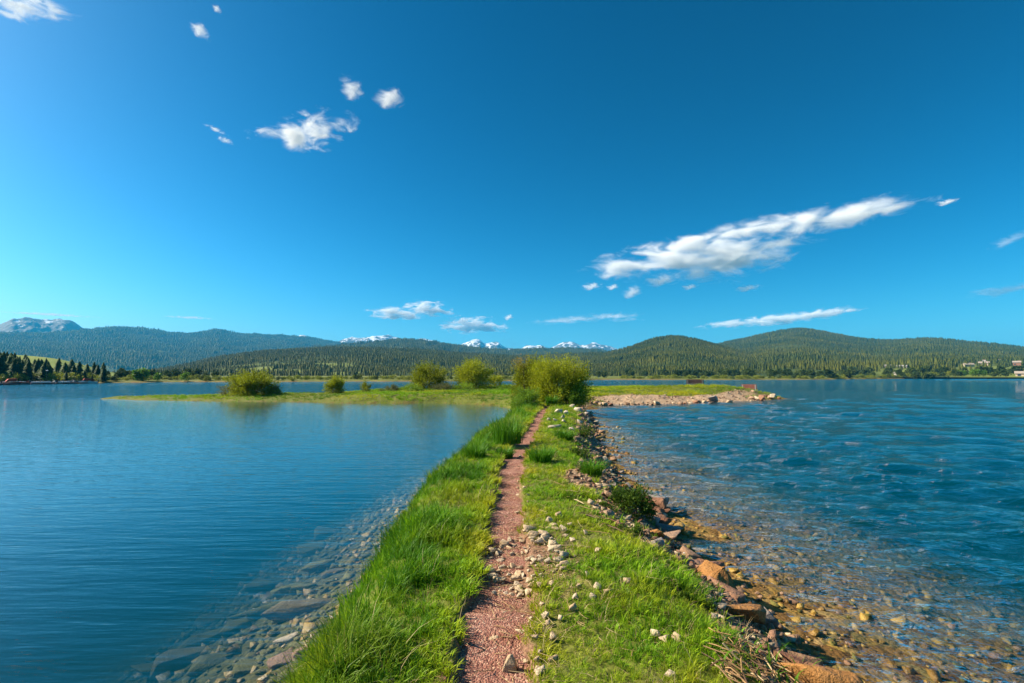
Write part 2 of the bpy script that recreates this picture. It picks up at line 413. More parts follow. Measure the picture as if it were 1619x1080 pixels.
# ------------------------------------------------------------------ water (closed body with waves on top)
def lagoon_mask(x, y):
    """1 in the sheltered water on the left of the causeway, 0 on the open lake"""
    a = 1 - sstep(-0.4, 0.4, x - path_x(np.clip(y, -12, 27)))
    return a * (1 - sstep(40, 58, y)) * 1.0
_w = []
wr = np.random.default_rng(5)
for lam in np.geomspace(0.22, 3.4, 34):
    ang = R(205 + wr.normal(0, 26))           # travel direction
    _w.append((lam, 2 * math.pi / lam * math.sin(ang), 2 * math.pi / lam * math.cos(ang), wr.uniform(0, 6.28)))
def water_z(x, y):
    r = np.hypot(x, y); cell = np.maximum(r * 0.0118, 0.02)
    z = np.zeros_like(x); lg = lagoon_mask(x, y)
    s = np.zeros_like(x); m = r < 85
    env = 0.55 + 0.9 * vnoise(x * 0.22, y * 0.22, 91) 
    wx = x + 0.35 * fbm(x * 0.35, y * 0.35, 2, 93); wy = y + 0.35 * fbm(x * 0.35, y * 0.35, 2, 95)
    for lam, kx, ky, ph in _w:
        a = 0.0048 * lam ** 0.45 * sstep(2.2, 4.5, lam / cell)
        c = 0.5 + 0.5 * np.sin(kx * wx + ky * wy + ph)
        z += a * (c ** 1.6 * 2 - 1)
    amp = (1 - lg) * env + lg * 0.03
    return z * amp * 1.9
wrad = np.concatenate([np.geomspace(0.9, 90, 400), np.geomspace(92, 600, 60)])
WV, WF = polar_mesh('water', wrad, water_z)
# close the body below
nt = len(THR); top_n = len(WV)
rim = np.arange((len(wrad) - 1) * nt, len(wrad) * nt)
low = WV[rim].copy(); low[:, 2] = -9.0
WV2 = np.vstack([WV, low, [[0, 0, -9.0]]])
lo = top_n + np.arange(nt); jn = (np.arange(nt) + 1) % nt
side_f = np.stack([rim, lo, lo[jn], rim[jn]], 1)[:, ::-1]
bot_f = np.stack([np.full(nt, len(WV2) - 1), lo, lo[jn]], 1)
w_me = mesh_np('lake_water', WV2, [WF[0], side_f, WF[1], bot_f], True)
attr_f(w_me, 'chop', np.concatenate([1 - lagoon_mask(WV[:, 0], WV[:, 1]), np.zeros(nt + 1)]))
def m_water():
    t = NT(new_mat('lake_water')); p = t.pos()
    at = t.n('ShaderNodeAttribute', attribute_name='chop'); ch = at.outputs['Fac']
    pm = t.mapping(p, (1.0, 2.4, 1.0), (0, 0, R(22)))
    a = t.noise(pm, 1.7, 5, 0.6, 0.6); b = t.noise(pm, 7.0, 3, 0.6, 0.4); c = t.noise(pm, 0.35, 2)
    pl = t.mapping(p, (0.35, 2.2, 1.0), (0, 0, R(-6)))
    l1 = t.noise(pl, 2.2, 3, 0.5); l2 = t.noise(pl, 9.0, 2, 0.5)
    hr = t.math('ADD', t.math('MULTIPLY', a, 0.13), t.math('MULTIPLY', b, 0.035))
    hl = t.math('ADD', t.math('MULTIPLY', l1, 0.014), t.math('MULTIPLY', l2, 0.0045))
    hm = t.n('ShaderNodeMix', data_type='FLOAT'); t.set(hm, 0, ch); t.set(hm, 2, hl); t.set(hm, 3, hr)
    nrm = t.bump(hm.outputs[0], 1.0, 1.0)
    lw = t.n('ShaderNodeLayerWeight', {'Blend': 0.5}); t.set(lw, 'Normal', nrm)
    fr = t.math('ADD', 0.02, t.math('MULTIPLY', t.math('POWER', lw.outputs['Facing'], 5.0), 0.98), True)
    gl = t.n('ShaderNodeBsdfGlossy', {'Roughness': 0.03, 'Color': (1, 1, 1, 1)}); t.set(gl, 'Normal', nrm)
    tr = t.n('ShaderNodeBsdfTransparent', {'Color': (0.97, 0.985, 1.0, 1)})
    mx = t.n('ShaderNodeMixShader'); t.set(mx, 0, fr); t.set(mx, 1, tr); t.set(mx, 2, gl)
    t.surf(mx)
    ab = t.n('ShaderNodeVolumeAbsorption', {'Color': (0.68, 0.745, 0.785, 1), 'Density': 2.2})
    sc = t.n('ShaderNodeVolumeScatter', {'Color': (0.0, 0.46, 0.56, 1), 'Density': 0.15, 'Anisotropy': 0.0})
    ad = t.n('ShaderNodeAddShader'); t.set(ad, 0, ab); t.set(ad, 1, sc)
    return t.vol(ad)
water = tag(link('lake_water', w_me, m_water()), kind='structure')

# ------------------------------------------------------------------ hills and mountains
def az_profile(pts, D, lower=0.0):
    a = []; z = []
    for x, y in pts:
        q = at_dist(x, y, D); a.append(math.atan2(q[0], q[1])); z.append(q[2] - lower)
    return np.array(a), np.array(z)
def cinterp(x, xp, fp):
    """smooth (cubic Hermite) interpolation"""
    x = np.asarray(x, float); m = np.gradient(fp, xp)
    k = np.clip(np.searchsorted(xp, x) - 1, 0, len(xp) - 2)
    h = xp[k + 1] - xp[k]; t = np.clip((x - xp[k]) / h, 0, 1)
    return ((2 * t ** 3 - 3 * t ** 2 + 1) * fp[k] + (t ** 3 - 2 * t ** 2 + t) * h * m[k] + (-2 * t ** 3 + 3 * t ** 2) * fp[k + 1] + (t ** 3 - t ** 2) * h * m[k + 1])
class Hill:
    def __init__(s, name, pts, r0, r1, lower, p=1.25, rough=0.06, nseed=1, base=0.0, nscale=1.0, ridged=False):
        s.name = name; s.a, s.z = az_profile(pts, r1, lower); s.r0 = r0; s.r1 = r1; s.p = p; s.rough = rough; s.seed = nseed
        s.base = base; s.ns = nscale; s.ridged = ridged
    def height(s, r, az):
        zr = cinterp(az, s.a, s.z)
        t = (r - s.r0) / (s.r1 - s.r0)
        up = np.clip(t, 0, 1) ** s.p
        dn = 1 - 0.55 * np.clip((r - s.r1) / (s.r1 * 0.35), 0, 1.5) ** 1.4
        h = s.base + (zr - s.base) * np.where(t <= 1, up, dn)
        x = r * np.sin(az); y = r * np.cos(az); w = 6.0 / s.r1 * s.ns
        if s.ridged:
            n = 1 - 2 * np.abs(fbm(x * w, y * w, 5, s.seed, 0.55))
            n = n - 0.75
        else:
            n = fbm(x * w, y * w, 5, s.seed)
        h = h + s.rough * np.abs(zr) * n * np.clip(t * 2.2, 0, 1) * np.clip(1.12 - np.exp(-((t - 1) / 0.10) ** 2), 0.45 if s.ridged else 0.12, 1)
        end = np.minimum((az - s.a[0]), (s.a[-1] - az)) / 0.03
        h = h - (1 - np.clip(end, 0, 1)) * 0.0
        h = np.where(t < 0, s.base + 6 * t, h)
        return h
    def build(s, mat, nr=60, na=260, label=None):
        az = np.linspace(s.a[0], s.a[-1], na); rr = np.concatenate([np.linspace(s.r0 * 0.97, s.r1, nr), np.linspace(s.r1 * 1.02, s.r1 * 1.4, 14)])
        A, RR = np.meshgrid(az, rr, indexing='ij'); Z = s.height(RR.ravel(), A.ravel())
        V = np.stack([RR.ravel() * np.sin(A.ravel()), RR.ravel() * np.cos(A.ravel()), Z], 1)
        n = len(rr); i = np.arange(na - 1)[:, None]; j = np.arange(n - 1)[None, :]
        F = np.stack([i * n + j, (i + 1) * n + j, (i + 1) * n + j + 1, i * n + j + 1], -1).reshape(-1, 4)[:, ::-1]
        me = mesh_np(s.name, V, F, True); attr_f(me, 'meadow', s.meadow(A.ravel(), (RR.ravel() - s.r0) / (s.r1 - s.r0), V[:, 0], V[:, 1]))
        return tag(link(s.name, me, mat), kind='structure')
    def meadow(s, a, t, x, y):
        m = 0.22 * sstep(0.22, 0.40, fbm(x * .011 + 3, y * .008, 4, 97))
        if s.name in CLEARINGS: m = np.maximum(m, 1 - CLEARINGS[s.name](a, t, x, y))
        return np.clip(m, 0, 1)
CLEARINGS = {}

def m_hill(name, cols, sc=0.02):
    t = NT(new_mat(name)); p = t.pos(); n1 = t.noise(p, sc, 6); n2 = t.noise(p, sc * 12, 4)
    c = t.ramp(t.mix(0.4, n1.outputs[0], n2.outputs[0]), [(0.3, cols[0]), (0.5, cols[1]), (0.68, cols[2])]).outputs[0]
    at = t.n('ShaderNodeAttribute', attribute_name='meadow')
    c = t.mix(at.outputs['Fac'], c, t.ramp(n2, [(0.3, (0.13, 0.17, 0.03)), (0.6, (0.21, 0.24, 0.045)), (0.8, (0.30, 0.29, 0.09))]).outputs[0])
    return t.surf(t.bsdf(c, 0.95, None, 0.1))
def m_mountain(snow=0.0):
    t = NT(new_mat('snowy_rock')); geo = t.n('ShaderNodeNewGeometry'); p = geo.outputs['Position']
    sp = t.n('ShaderNodeSeparateXYZ'); t.set(sp, 0, p)
    ns = t.n('ShaderNodeSeparateXYZ'); t.set(ns, 0, geo.outputs['Normal'])
    n1 = t.noise(t.mapping(p, (1, 1, 0.45)), 0.012, 7, 0.62); n2 = t.noise(p, 0.05, 5)
    rock = t.ramp(n2, [(0.3, (0.075, 0.07, 0.07)), (0.7, (0.17, 0.15, 0.14))]).outputs[0]
    wood = (0.03, 0.05, 0.03)
    el = t.math('DIVIDE', t.math('SUBTRACT', sp.outputs[2], 210.0), 200.0)
    rock = t.mix(t.ramp(el, [(0.0, (0, 0, 0)), (0.6, (1, 1, 1))]).outputs[0], wood, rock)
    m = t.math('ADD', t.math('MULTIPLY', n1, 1.25), t.math('MULTIPLY', el, 0.16))
    m = t.math('ADD', m, t.math('MULTIPLY', ns.outputs[2], 0.18)); m = t.math('ADD', m, snow)
    sm = t.ramp(m, [(0.93, (0, 0, 0)), (0.975, (1, 1, 1))]) 
    
    c = t.mix(sm.outputs[0], rock, (0.85, 0.88, 0.92))
    return t.surf(t.bsdf(c, 0.8, None, 0.2))
M_HILL = m_hill('forest_floor', [(0.020, 0.036, 0.008), (0.034, 0.054, 0.011), (0.060, 0.082, 0.016)])
M_MEADOW = m_hill('meadow_slope', [(0.11, 0.16, 0.025), (0.17, 0.22, 0.035), (0.26, 0.28, 0.06)], 0.03)

def clear_C(a, t, x, y):
    px = CX + FPX * np.tan(a)
    patch = np.exp(-((px - 480) / 130) ** 2) * sstep(0.62, 0.1, t)
    return 1 - np.clip(patch * sstep(0.40, 0.6, vnoise(x * .03, y * .03, 88)) * 1.5, 0, 0.93)
def clear_B(a, t, x, y):
    px = CX + FPX * np.tan(a)
    return 1 - np.clip(sstep(1480, 1530, px) * sstep(0.29, 0.22, t + 0.03 * fbm(x * .02, y * .02, 2, 9)) * 0.97 + sstep(1370, 1400, px) * sstep(1470, 1440, px) * sstep(0.17, 0.13, t) * 0.9, 0, 0.93)
CLEARINGS.update(hill_centre_left=clear_C, hill_right=clear_B)
hill_A = Hill('hill_centre_right', [(840, 592), (870, 583), (900, 573), (930, 563), (960, 552), (1000, 540), (1035, 528.5), (1060, 524.5), (1090, 526.5), (1130, 536), (1170, 548), (1220, 562), (1290, 577), (1340, 588), (1370, 594)], 480, 1250, 13, 1.15, 0.05, 101)
hill_B = Hill('hill_right', [(1040, 575), (1090, 556), (1140, 538), (1180, 529), (1230, 518), (1265, 513.5), (1300, 519), (1350, 528), (1400, 532.5), (1430, 531), (1470, 529.5), (1530, 535), (1619, 543), (1700, 550), (1800, 556), (1900, 560)], 420, 2200, 14, 1.45, 0.05, 111, base=1.0)
hill_C = Hill('hill_centre_left', [(60, 596), (130, 588), (250, 577), (330, 561), (400, 549), (470, 543.5), (560, 542), (640, 545), (700, 550), (760, 553), (820, 555), (900, 553), (1000, 556), (1080, 575)], 460, 1350, 13, 1.2, 0.06, 121)
hill_D = Hill('hill_centre_far', [(400, 560), (480, 548), (560, 541.5), (600, 537), (650, 533.5), (680, 537), (740, 546), (800, 551), (850, 549), (900, 548), (960, 553), (1040, 575)], 1300, 2700, 12, 1.2, 0.05, 131)
hill_E = Hill('hill_left_far', [(-330, 540), (-200, 534), (-100, 530), (0, 526.5), (60, 525.5), (110, 522.5), (150, 518.5), (190, 516.5), (240, 519.5), (280, 524.5), (320, 523), (345, 519.5), (370, 525), (420, 527.5), (480, 531.5), (530, 539), (580, 548), (640, 560)], 2300, 5400, 16, 1.1, 0.07, 141)
hill_F = Hill('hill_left_meadow', [(-400, 552), (-200, 554), (-60, 556), (0, 558.5), (60, 562.5), (95, 567), (130, 575), (170, 586), (215, 594)], 235, 420, 0.5, 1.2, 0.04, 151, base=0.9)
for h in (hill_A, hill_B, hill_C, hill_D): h.build(M_HILL)
hill_E.build(M_HILL); hill_F.build(M_MEADOW, 30, 120)
mtn = [Hill('mountain_far_left', [(-120, 560), (-60, 528), (-20, 518), (0, 514), (22, 503.5), (30, 504), (48, 501.5), (62, 504), (80, 505.5), (105, 505), (118, 511), (131, 519), (160, 536), (220, 565)], 5200, 7000, 0, 1.0, 0.16, 161, nscale=3, ridged=True),
       Hill('mountain_snow_cap', [(440, 560), (468, 534), (478, 529.5), (486, 531.5), (500, 540), (540, 560)], 5200, 6900, 0, 1.0, 0.1, 166, nscale=3, ridged=True),
       Hill('mountain_centre_left', [(500, 565), (530, 544), (548, 533), (560, 531.5), (586, 530.5), (598, 532), (612, 529.5), (626, 534), (650, 537), (668, 534), (682, 538), (705, 546), (725, 556), (760, 570)], 5200, 7000, 0, 1.0, 0.16, 171, nscale=3, ridged=True),
       Hill('mountain_snow_peak', [(690, 570), (722, 549), (738, 541), (750, 535), (757, 536.5), (767, 543), (776, 540.5), (786, 541), (798, 548), (812, 550), (850, 570)], 5000, 6600, 0, 1.0, 0.16, 181, nscale=3.5, ridged=True),
       Hill('mountain_centre', [(800, 570), (822, 552), (836, 546), (848, 547), (858, 546), (868, 553), (900, 570)], 5000, 6700, 0, 1.0, 0.16, 186, nscale=3.5, ridged=True),
       Hill('mountain_centre_right', [(840, 575), (870, 552), (888, 542.5), (897, 540.5), (908, 541), (920, 546), (930, 543), (938, 539.5), (950, 543), (968, 548.5), (1000, 556), (1060, 575)], 5200, 7000, 0, 1.0, 0.14, 191, nscale=3, ridged=True)]
for h, sn in zip(mtn, (-0.20, 0.10, -0.05, 0.03, 0.04, -0.02)): h.build(m_mountain(sn), 90, 200)

# ------------------------------------------------------------------ conifers
def conifer_mesh(seed, tiers=7, sides=8, h=1.0, w=0.19, jag=0.35, spiky=True):
    """unit-height conifer crown of drooping jagged tiers"""
    q = np.random.default_rng(seed); V = []; F = []
    for k in range(tiers):
        t = k / tiers; z0 = 0.07 + 0.90 * t ** 0.92; z1 = min(1.0, z0 + 1.75 * 0.9 / tiers)
        rr = w * (1 - t) ** 0.8 * q.uniform(0.85, 1.15) + 0.012
        n = len(V); off = q.uniform(0, 6.28)
        for s in range(sides * 2):
            an = off + math.pi * s / sides
            r = rr * (q.uniform(0.85, 1.2) if s % 2 == 0 else q.uniform(1 - jag - 0.2, 1 - jag + 0.1))
            V.append((r * math.cos(an), r * math.sin(an), (z0 - (0.035 if s % 2 == 0 else 0.0) + q.uniform(-.012, .012)) * h))
        V.append((q.uniform(-.008, .008), q.uniform(-.008, .008), z1 * h))
        for s in range(sides * 2): F.append((n + s, n + (s + 1) % (sides * 2), n + sides * 2))
    return np.array(V), np.array(F)
M_CON = m_foliage('conifer_needles', [(0.038, 0.060, 0.008), (0.056, 0.078, 0.009), (0.082, 0.102, 0.011)], 0.25, ('INSTANCER', (0.17, 0.165, 0.018)), 0.7)
far_src = []
for k in range(4):
    V, F = conifer_mesh(200 + k, 5, 5, 1.0, 0.22, 0.45)
    me = mesh_np('far_conifer', V, F); me.materials.append(M_CON); far_src.append(me)
for k in range(3):      # clump of several for the farthest slopes
    q = np.random.default_rng(300 + k); VV = []; FF = []; nn = 0
    for m in range(7):
        V, F = conifer_mesh(310 + k * 10 + m, 3, 4, q.uniform(0.7, 1.1), 0.2)
        V = V + np.array([q.uniform(-.75, .75), q.uniform(-.75, .75), 0]); VV.append(V); FF.append(F + nn); nn += len(V)
    me = mesh_np('far_conifer_clump', np.vstack(VV), np.vstack(FF)); me.materials.append(M_CON); far_src.append(me)
far_coll = source_collection('far_conifer', far_src)
def forest(name, hill, n, tmin, hgt, label, clump=False, clear=None, tint_s=0.6, tmax=1.04):
    a = rng.uniform(hill.a[0] + 0.005, hill.a[-1] - 0.005, n); t = rng.uniform(tmin, tmax, n)
    r = hill.r0 + t * (hill.r1 - hill.r0)
    keep = rng.uniform(0, 1, n) < r / r.max() * 1.0
    x = r * np.sin(a); y = r * np.cos(a)
    if clear is not None: keep &= rng.uniform(0, 1, n) < clear(a, t, x, y)
    keep &= rng.uniform(0, 1, n) < 1 - 0.6 * sstep(0.22, 0.40, fbm(x * .011 + 3, y * .008, 4, 97))
    a, r, x, y, t = a[keep], r[keep], x[keep], y[keep], t[keep]; m = len(a)
    z = hill.height(r, a) - 0.4
    hh = hgt * rng.choice([0.4, 0.6, 0.8, 1.0, 1.1, 1.35], m) * rng.uniform(0.85, 1.15, m) * (0.85 + 0.45 * fbm(x * .012, y * .012, 3, 7))
    wid = hh * rng.uniform(0.9, 1.35, m)
    rot = np.stack([np.zeros(m), np.zeros(m), rng.uniform(0, 6.28, m)], 1)
    tint = np.clip(0.20 + tint_s * fbm(x * .012, y * .012, 3, 77) + rng.normal(0, .10, m), 0, 1)
    idx = rng.integers(4, 7, m) if clump else rng.integers(0, 4, m)
    o = scatter(name, np.stack([x, y, z], 1), rot, np.stack([wid, wid, hh], 1), idx, tint, far_coll)
    return tag(o, label, 'forest')
forest('conifer_forest', hill_A, 56000, 0.02, 5.6, 'dense green conifer forest covering the rounded hill right of the big bush')
forest('conifer_forest', hill_C, 84000, 0.02, 5.6, 'dark conifer forest with pale clearings on the low hill behind the island bushes', clear=clear_C, tint_s=0.4)
forest('conifer_forest', hill_B, 100000, 0.09, 6.8, 'green conifer forest on the tall broad hill at the right', clear=clear_B, clump=False)
forest('conifer_forest', hill_D, 10000, 0.08, 13, 'dark forest on the far hill below the snowy peaks', clump=True)
forest('conifer_forest', hill_E, 26000, 0.08, 19, 'hazy blue forest on the long ridge at the left', clump=True)

# ------------------------------------------------------------------ clouds
def m_cloud(name, dens, sc, blobs, step, erode=1.15):
    """vapour that thins out away from each lump's middle and is frayed by noise"""
    t = NT(new_mat(name)); co = t.obj_co()
    f = None
    for loc, rot, scl in blobs:
        mp = t.n('ShaderNodeMapping', vector_type='TEXTURE'); t.set(mp, 'Vector', co)
        mp.inputs['Location'].default_value = loc; mp.inputs['Rotation'].default_value = rot; mp.inputs['Scale'].default_value = scl
        ln = t.n('ShaderNodeVectorMath', operation='LENGTH'); t.set(ln, 0, mp.outputs[0])
        g = t.math('SUBTRACT', 1.0, ln.outputs['Value'])
        f = g if f is None else t.math('SMOOTH_MAX', f, g)
        if f is not g: f.inputs[2].default_value = 0.15
    n = t.noise(t.mapping(co, (0.36, 0.36, 1.0)), sc, 7, 0.66, 0.5)
    d = t.math('ADD', f, t.math('MULTIPLY', t.math('SUBTRACT', n, 0.60), erode * 2.6))
    d = t.ramp(d, [(0.0, (0, 0, 0)), (0.25, (0.12, 0.12, 0.12)), (0.75, (1, 1, 1))])
    pv = t.n('ShaderNodeVolumePrincipled', {'Color': (1, 1, 1, 1), 'Anisotropy': 0.0})
    t.set(pv, 'Density', t.math('MULTIPLY', d, dens))
    t.m.cycles.volume_step_rate = step
    return t.vol(pv)
_bmi = bmesh.new(); bmesh.ops.create_icosphere(_bmi, subdivisions=3, radius=1.0)
ICO3_V = np.array([v.co[:] for v in _bmi.verts]); ICO3_F = np.array([[v.index for v in f.verts] for f in _bmi.faces]); _bmi.free()
_bmi = bmesh.new(); bmesh.ops.create_icosphere(_bmi, subdivisions=2, radius=1.0)
ICO2_V = np.array([v.co[:] for v in _bmi.verts]); ICO2_F = np.array([[v.index for v in f.verts] for f in _bmi.faces]); _bmi.free()
_bmi = bmesh.new(); bmesh.ops.create_icosphere(_bmi, subdivisions=1, radius=1.0)
ICO1_V = np.array([v.co[:] for v in _bmi.verts]); ICO1_F = np.array([[v.index for v in f.verts] for f in _bmi.faces]); _bmi.free()
def cloud(label, blobs, D=9500.0, tau=4.0, puffs=5, seed=1, erode=1.15):
    """blobs: (px, py, width px, height px, tilt deg) lumps of one cloud, merged into one closed hull"""
    V = []; F = []; n = 0; hs = []; lumps = []
    c = np.mean([at_dist(b[0], b[1], D) for b in blobs], 0)
    for b in blobs:
        p = at_dist(b[0], b[1], D); el = math.atan2(p[2] - CAM_H, D)
        m = math.hypot(D, p[2]) / FPX * math.cos(math.atan2(abs(b[0] - CX), FPX))
        w, h = b[2] * m * 0.62, b[3] * m * 0.80; til = R(b[4] if len(b) > 4 else 0); hs.append(h)
        az = math.atan2(p[0], p[1])
        right = Vector((math.cos(az), -math.sin(az), 0)); fwd = Vector((math.sin(az) * math.cos(el), math.cos(az) * math.cos(el), math.sin(el))); up = right.cross(fwd)
        r2 = right * math.cos(til) + up * math.sin(til); u2 = up * math.cos(til) - right * math.sin(til)
        M = Matrix((r2, fwd, u2)).transposed(); ext = (w, max(h * 1.1, w * 0.35), h)
        lumps.append((tuple(p - c), tuple(M.to_euler()), ext))
        L = ICO2_V * np.array(ext) * 1.12
        V.append((p - c) + L @ np.array(M).T); F.append(ICO2_F + n); n += len(L)
    VV = np.vstack(V); me = mesh_np('cloud', VV, np.vstack(F)); o = link('cloud', me, loc=c)
    hm = float(np.median(hs)); diag = float(np.linalg.norm(VV.max(0) - VV.min(0)))
    if len(blobs) > 1:
        rm = o.modifiers.new('merge', 'REMESH'); rm.mode = 'VOXEL'; rm.voxel_size = max(min(hs) * 0.35, 8.0)
    me.materials.append(m_cloud('cloud_vapour', 0.85 * tau / hm, 1.35 / hm, lumps, min(1.0, 2.4 * hm / diag), erode))
    return tag(o, label, 'cloud', 'clouds in the blue sky')
cloud('broad white streaked cloud over the hills on the right', [(1000, 420, 150, 26, 3), (1075, 411, 210, 44, 1), (1155, 407, 170, 54, 0), (1210, 408, 80, 30, 0), (1105, 378, 150, 16, 8), (1165, 368, 170, 26, 8), (1245, 352, 190, 22, 6), (1335, 341, 200, 28, 5), (1400, 331, 140, 14, 4), (1230, 386, 110, 16, 2), (1075, 392, 130, 20, 2)], tau=3.6, puffs=6, seed=3, erode=1.1)
for k, (px, py, w, h, lab) in enumerate([(937, 452, 32, 10, 'tiny white cloud at the left end of the row under the streaked cloud'), (970, 453, 20, 8, 'tiny round cloud, second in the row under the streaked cloud'), (1001, 460, 30, 18, 'small ragged cloud hanging lowest in the row under the streaked cloud'),
        (1048, 442, 52, 16, 'small bright puffy cloud just below the streaked cloud'), (1092, 453, 26, 8, 'small thin cloud right of the bright puffy one'), (1183, 455, 38, 9, 'small flat wisp alone to the right of the small cloud row'), (1498, 319, 28, 8, 'tiny wisp beyond the right tip of the streaked cloud')]):
    cloud(lab, [(px, py, w, h, 0)], tau=3.2, seed=20 + k, puffs=5)
cloud('long thin white cloud resting above the tall hill on the right', [(1165, 511, 110, 9, 4), (1230, 505, 130, 14, 5), (1290, 498, 120, 12, 7), (1335, 492, 60, 6, 6)], 10500, 3.5, 4, 40)
cloud('flat double cloud above the snowy mountains', [(672, 488, 68, 20, 0), (625, 494, 80, 14, 0), (630, 501, 80, 7, 0), (700, 494, 40, 6, -6)], 10500, 5, 4, 41)
cloud('smooth lens shaped cloud just above the snowy peak', [(745, 514, 82, 21, 0), (765, 519, 80, 10, 0), (722, 518, 60, 10, 0)], 10500, 6, 3, 42)
cloud('tiny round cloud right of the lens shaped cloud', [(805, 501, 16, 8, 0)], 10500, 4, 4, 43)
cloud('faint wispy veil of cloud above the central mountains', [(900, 506, 120, 10, 4), (960, 500, 110, 10, 2), (985, 506, 60, 6, 0)], 10500, 0.5, 3, 44)
cloud('ragged white cloud high on the left', [(425, 213, 58, 22, 8), (462, 212, 60, 34, 0), (500, 205, 66, 40, 10), (540, 196, 46, 22, 25), (485, 183, 30, 12, -10), (470, 226, 40, 12, 0)], 7500, 3.6, 7, 45, 1.5)
cloud('small ragged cloud above the left cloud cluster', [(556, 138, 34, 22, -20), (568, 146, 18, 10, 0)], 7500, 2.4, 6, 46)
cloud('small bright cloud right of the ragged cloud cluster', [(618, 153, 50, 22, 0)], 7500, 3.2, 7, 47)
cloud('faint small cloud left of the ragged cloud', [(357, 222, 22, 8, -10), (343, 206, 30, 6, -15)], 7500, 1.8, 4, 48)
cloud('small oval cloud alone near the upper left', [(316, 46, 32, 14, -25)], 6500, 2.8, 5, 49)
cloud('tiny wisp near the top edge', [(343, 13, 16, 7, -25)], 6500, 2.0, 4, 50)
cloud('white cloud cut off by the upper left corner', [(35, 10, 100, 22, 6), (60, 2, 80, 20, 0), (15, 24, 50, 10, 0)], 6500, 2.6, 6, 51)
cloud('faint flat streak of cloud above the left mountain', [(75, 497, 110, 4, 0)], 10500, 0.7, 2, 52)
cloud('faint flat streak of cloud left of the centre', [(300, 502, 70, 4, 0)], 10500, 0.6, 2, 53)
cloud('faint cloud streak cut off by the right edge', [(1590, 458, 110, 14, 4)], 10500, 0.8, 3, 54)
cloud('faint wisp of cloud high at the right edge', [(1602, 376, 60, 14, 20)], 9500, 0.5, 3, 55)

# ------------------------------------------------------------------ rocks
def rock_geo(seed, sub=2, planes=11, flat=1.0, noise=0.03):
    """angular shard: convex hull of a few points; sub 3 adds broken relief"""
    q = np.random.default_rng(seed); n = {1: 8, 2: 10, 3: 12}[sub]
    P = q.normal(size=(n, 3)); P /= np.linalg.norm(P, axis=1)[:, None]; P = np.sign(P) * np.abs(P) ** 0.6
    P *= q.uniform(0.72, 1.0, (n, 1))
    bm = bmesh.new()
    for p in P: bm.verts.new(p)
    r = bmesh.ops.convex_hull(bm, input=bm.verts[:])
    dead = [g for g in set(r['geom_interior'] + r['geom_unused']) if isinstance(g, bmesh.types.BMVert)]
    bmesh.ops.delete(bm, geom=dead, context='VERTS')
    if sub >= 2: bmesh.ops.bevel(bm, geom=bm.edges[:] + bm.verts[:], offset=0.03 if sub == 2 else 0.04, segments=1, affect='EDGES', profile=0.6)
    bmesh.ops.triangulate(bm, faces=bm.faces[:])
    if sub == 3:
        bmesh.ops.subdivide_edges(bm, edges=bm.edges[:], cuts=3, use_grid_fill=True); bmesh.ops.triangulate(bm, faces=bm.faces[:])
    bm.verts.ensure_lookup_table(); bm.verts.index_update()
    V = np.array([v.co[:] for v in bm.verts]); F = np.array([[v.index for v in f.verts] for f in bm.faces]); bm.free()
    if sub == 3:
        V = V + 0.07 * np.stack([fbm(V[:, 1] * 2.5 + seed, V[:, 2] * 2.5, 4, seed), fbm(V[:, 0] * 2.5, V[:, 2] * 2.5 + seed, 4, seed + 1), fbm(V[:, 0] * 2.5 + seed, V[:, 1] * 2.5, 4, seed + 2)], 1)
    V /= np.abs(V).max(0)
    return V, F
def m_rock(name, cols, sc=9.0, wet=0.75, spec=0.3, grain=60.0):
    t = NT(new_mat(name)); oi = t.n('ShaderNodeObjectInfo')
    v = t.n('ShaderNodeVectorMath', operation='ADD'); t.set(v, 0, t.pos()); 
    n1 = t.noise(v.outputs[0], sc, 6, 0.6, 0.5); n2 = t.noise(v.outputs[0], grain, 4)
    f = t.math('ADD', t.math('MULTIPLY', n1, 0.75), t.math('MULTIPLY', oi.outputs['Random'], 0.42))
    c = t.ramp(t.math('SUBTRACT', f, 0.08), [(0.15 + 0.7 * i / (len(cols) - 1), k) for i, k in enumerate(cols)]).outputs[0]
    c = t.mix(0.5, c, t.ramp(n2, [(0.3, (0.6, 0.6, 0.6)), (0.7, (1.25, 1.22, 1.18))]).outputs[0], 'MULTIPLY')
    return t.surf(t.bsdf(c, wet, t.bump(t.math('ADD', n1, t.math('MULTIPLY', n2, 0.4)), 0.9, 0.035), spec))
M_PALE = m_rock('pale_stone', [(0.36, 0.24, 0.13), (0.50, 0.36, 0.22), (0.58, 0.46, 0.31), (0.42, 0.32, 0.25)])
M_BROWN = m_rock('brown_stone', [(0.17, 0.09, 0.05), (0.29, 0.165, 0.095), (0.38, 0.24, 0.15), (0.26, 0.18, 0.13)])
M_RED = m_rock('red_brown_stone', [(0.13, 0.055, 0.03), (0.24, 0.11, 0.06), (0.33, 0.18, 0.11), (0.22, 0.13, 0.10)])
M_RUST = m_rock('rust_orange_stone', [(0.17, 0.065, 0.02), (0.30, 0.12, 0.03), (0.40, 0.19, 0.055), (0.20, 0.11, 0.06)], 14)
M_WHITE = m_rock('white_stone', [(0.34, 0.26, 0.17), (0.48, 0.40, 0.29), (0.58, 0.50, 0.38), (0.34, 0.26, 0.18)])
M_GREY = m_rock('grey_stone', [(0.20, 0.17, 0.15), (0.30, 0.25, 0.22), (0.38, 0.33, 0.29), (0.26, 0.24, 0.23)])
M_ALGAE = m_rock('algae_covered_stone', [(0.045, 0.040, 0.010), (0.11, 0.10, 0.022), (0.20, 0.18, 0.04), (0.12, 0.085, 0.03)], 6)
M_SUNK = m_rock('sunken_brown_stone', [(0.06, 0.045, 0.02), (0.13, 0.095, 0.04), (0.18, 0.14, 0.06), (0.11, 0.09, 0.04)], 6)
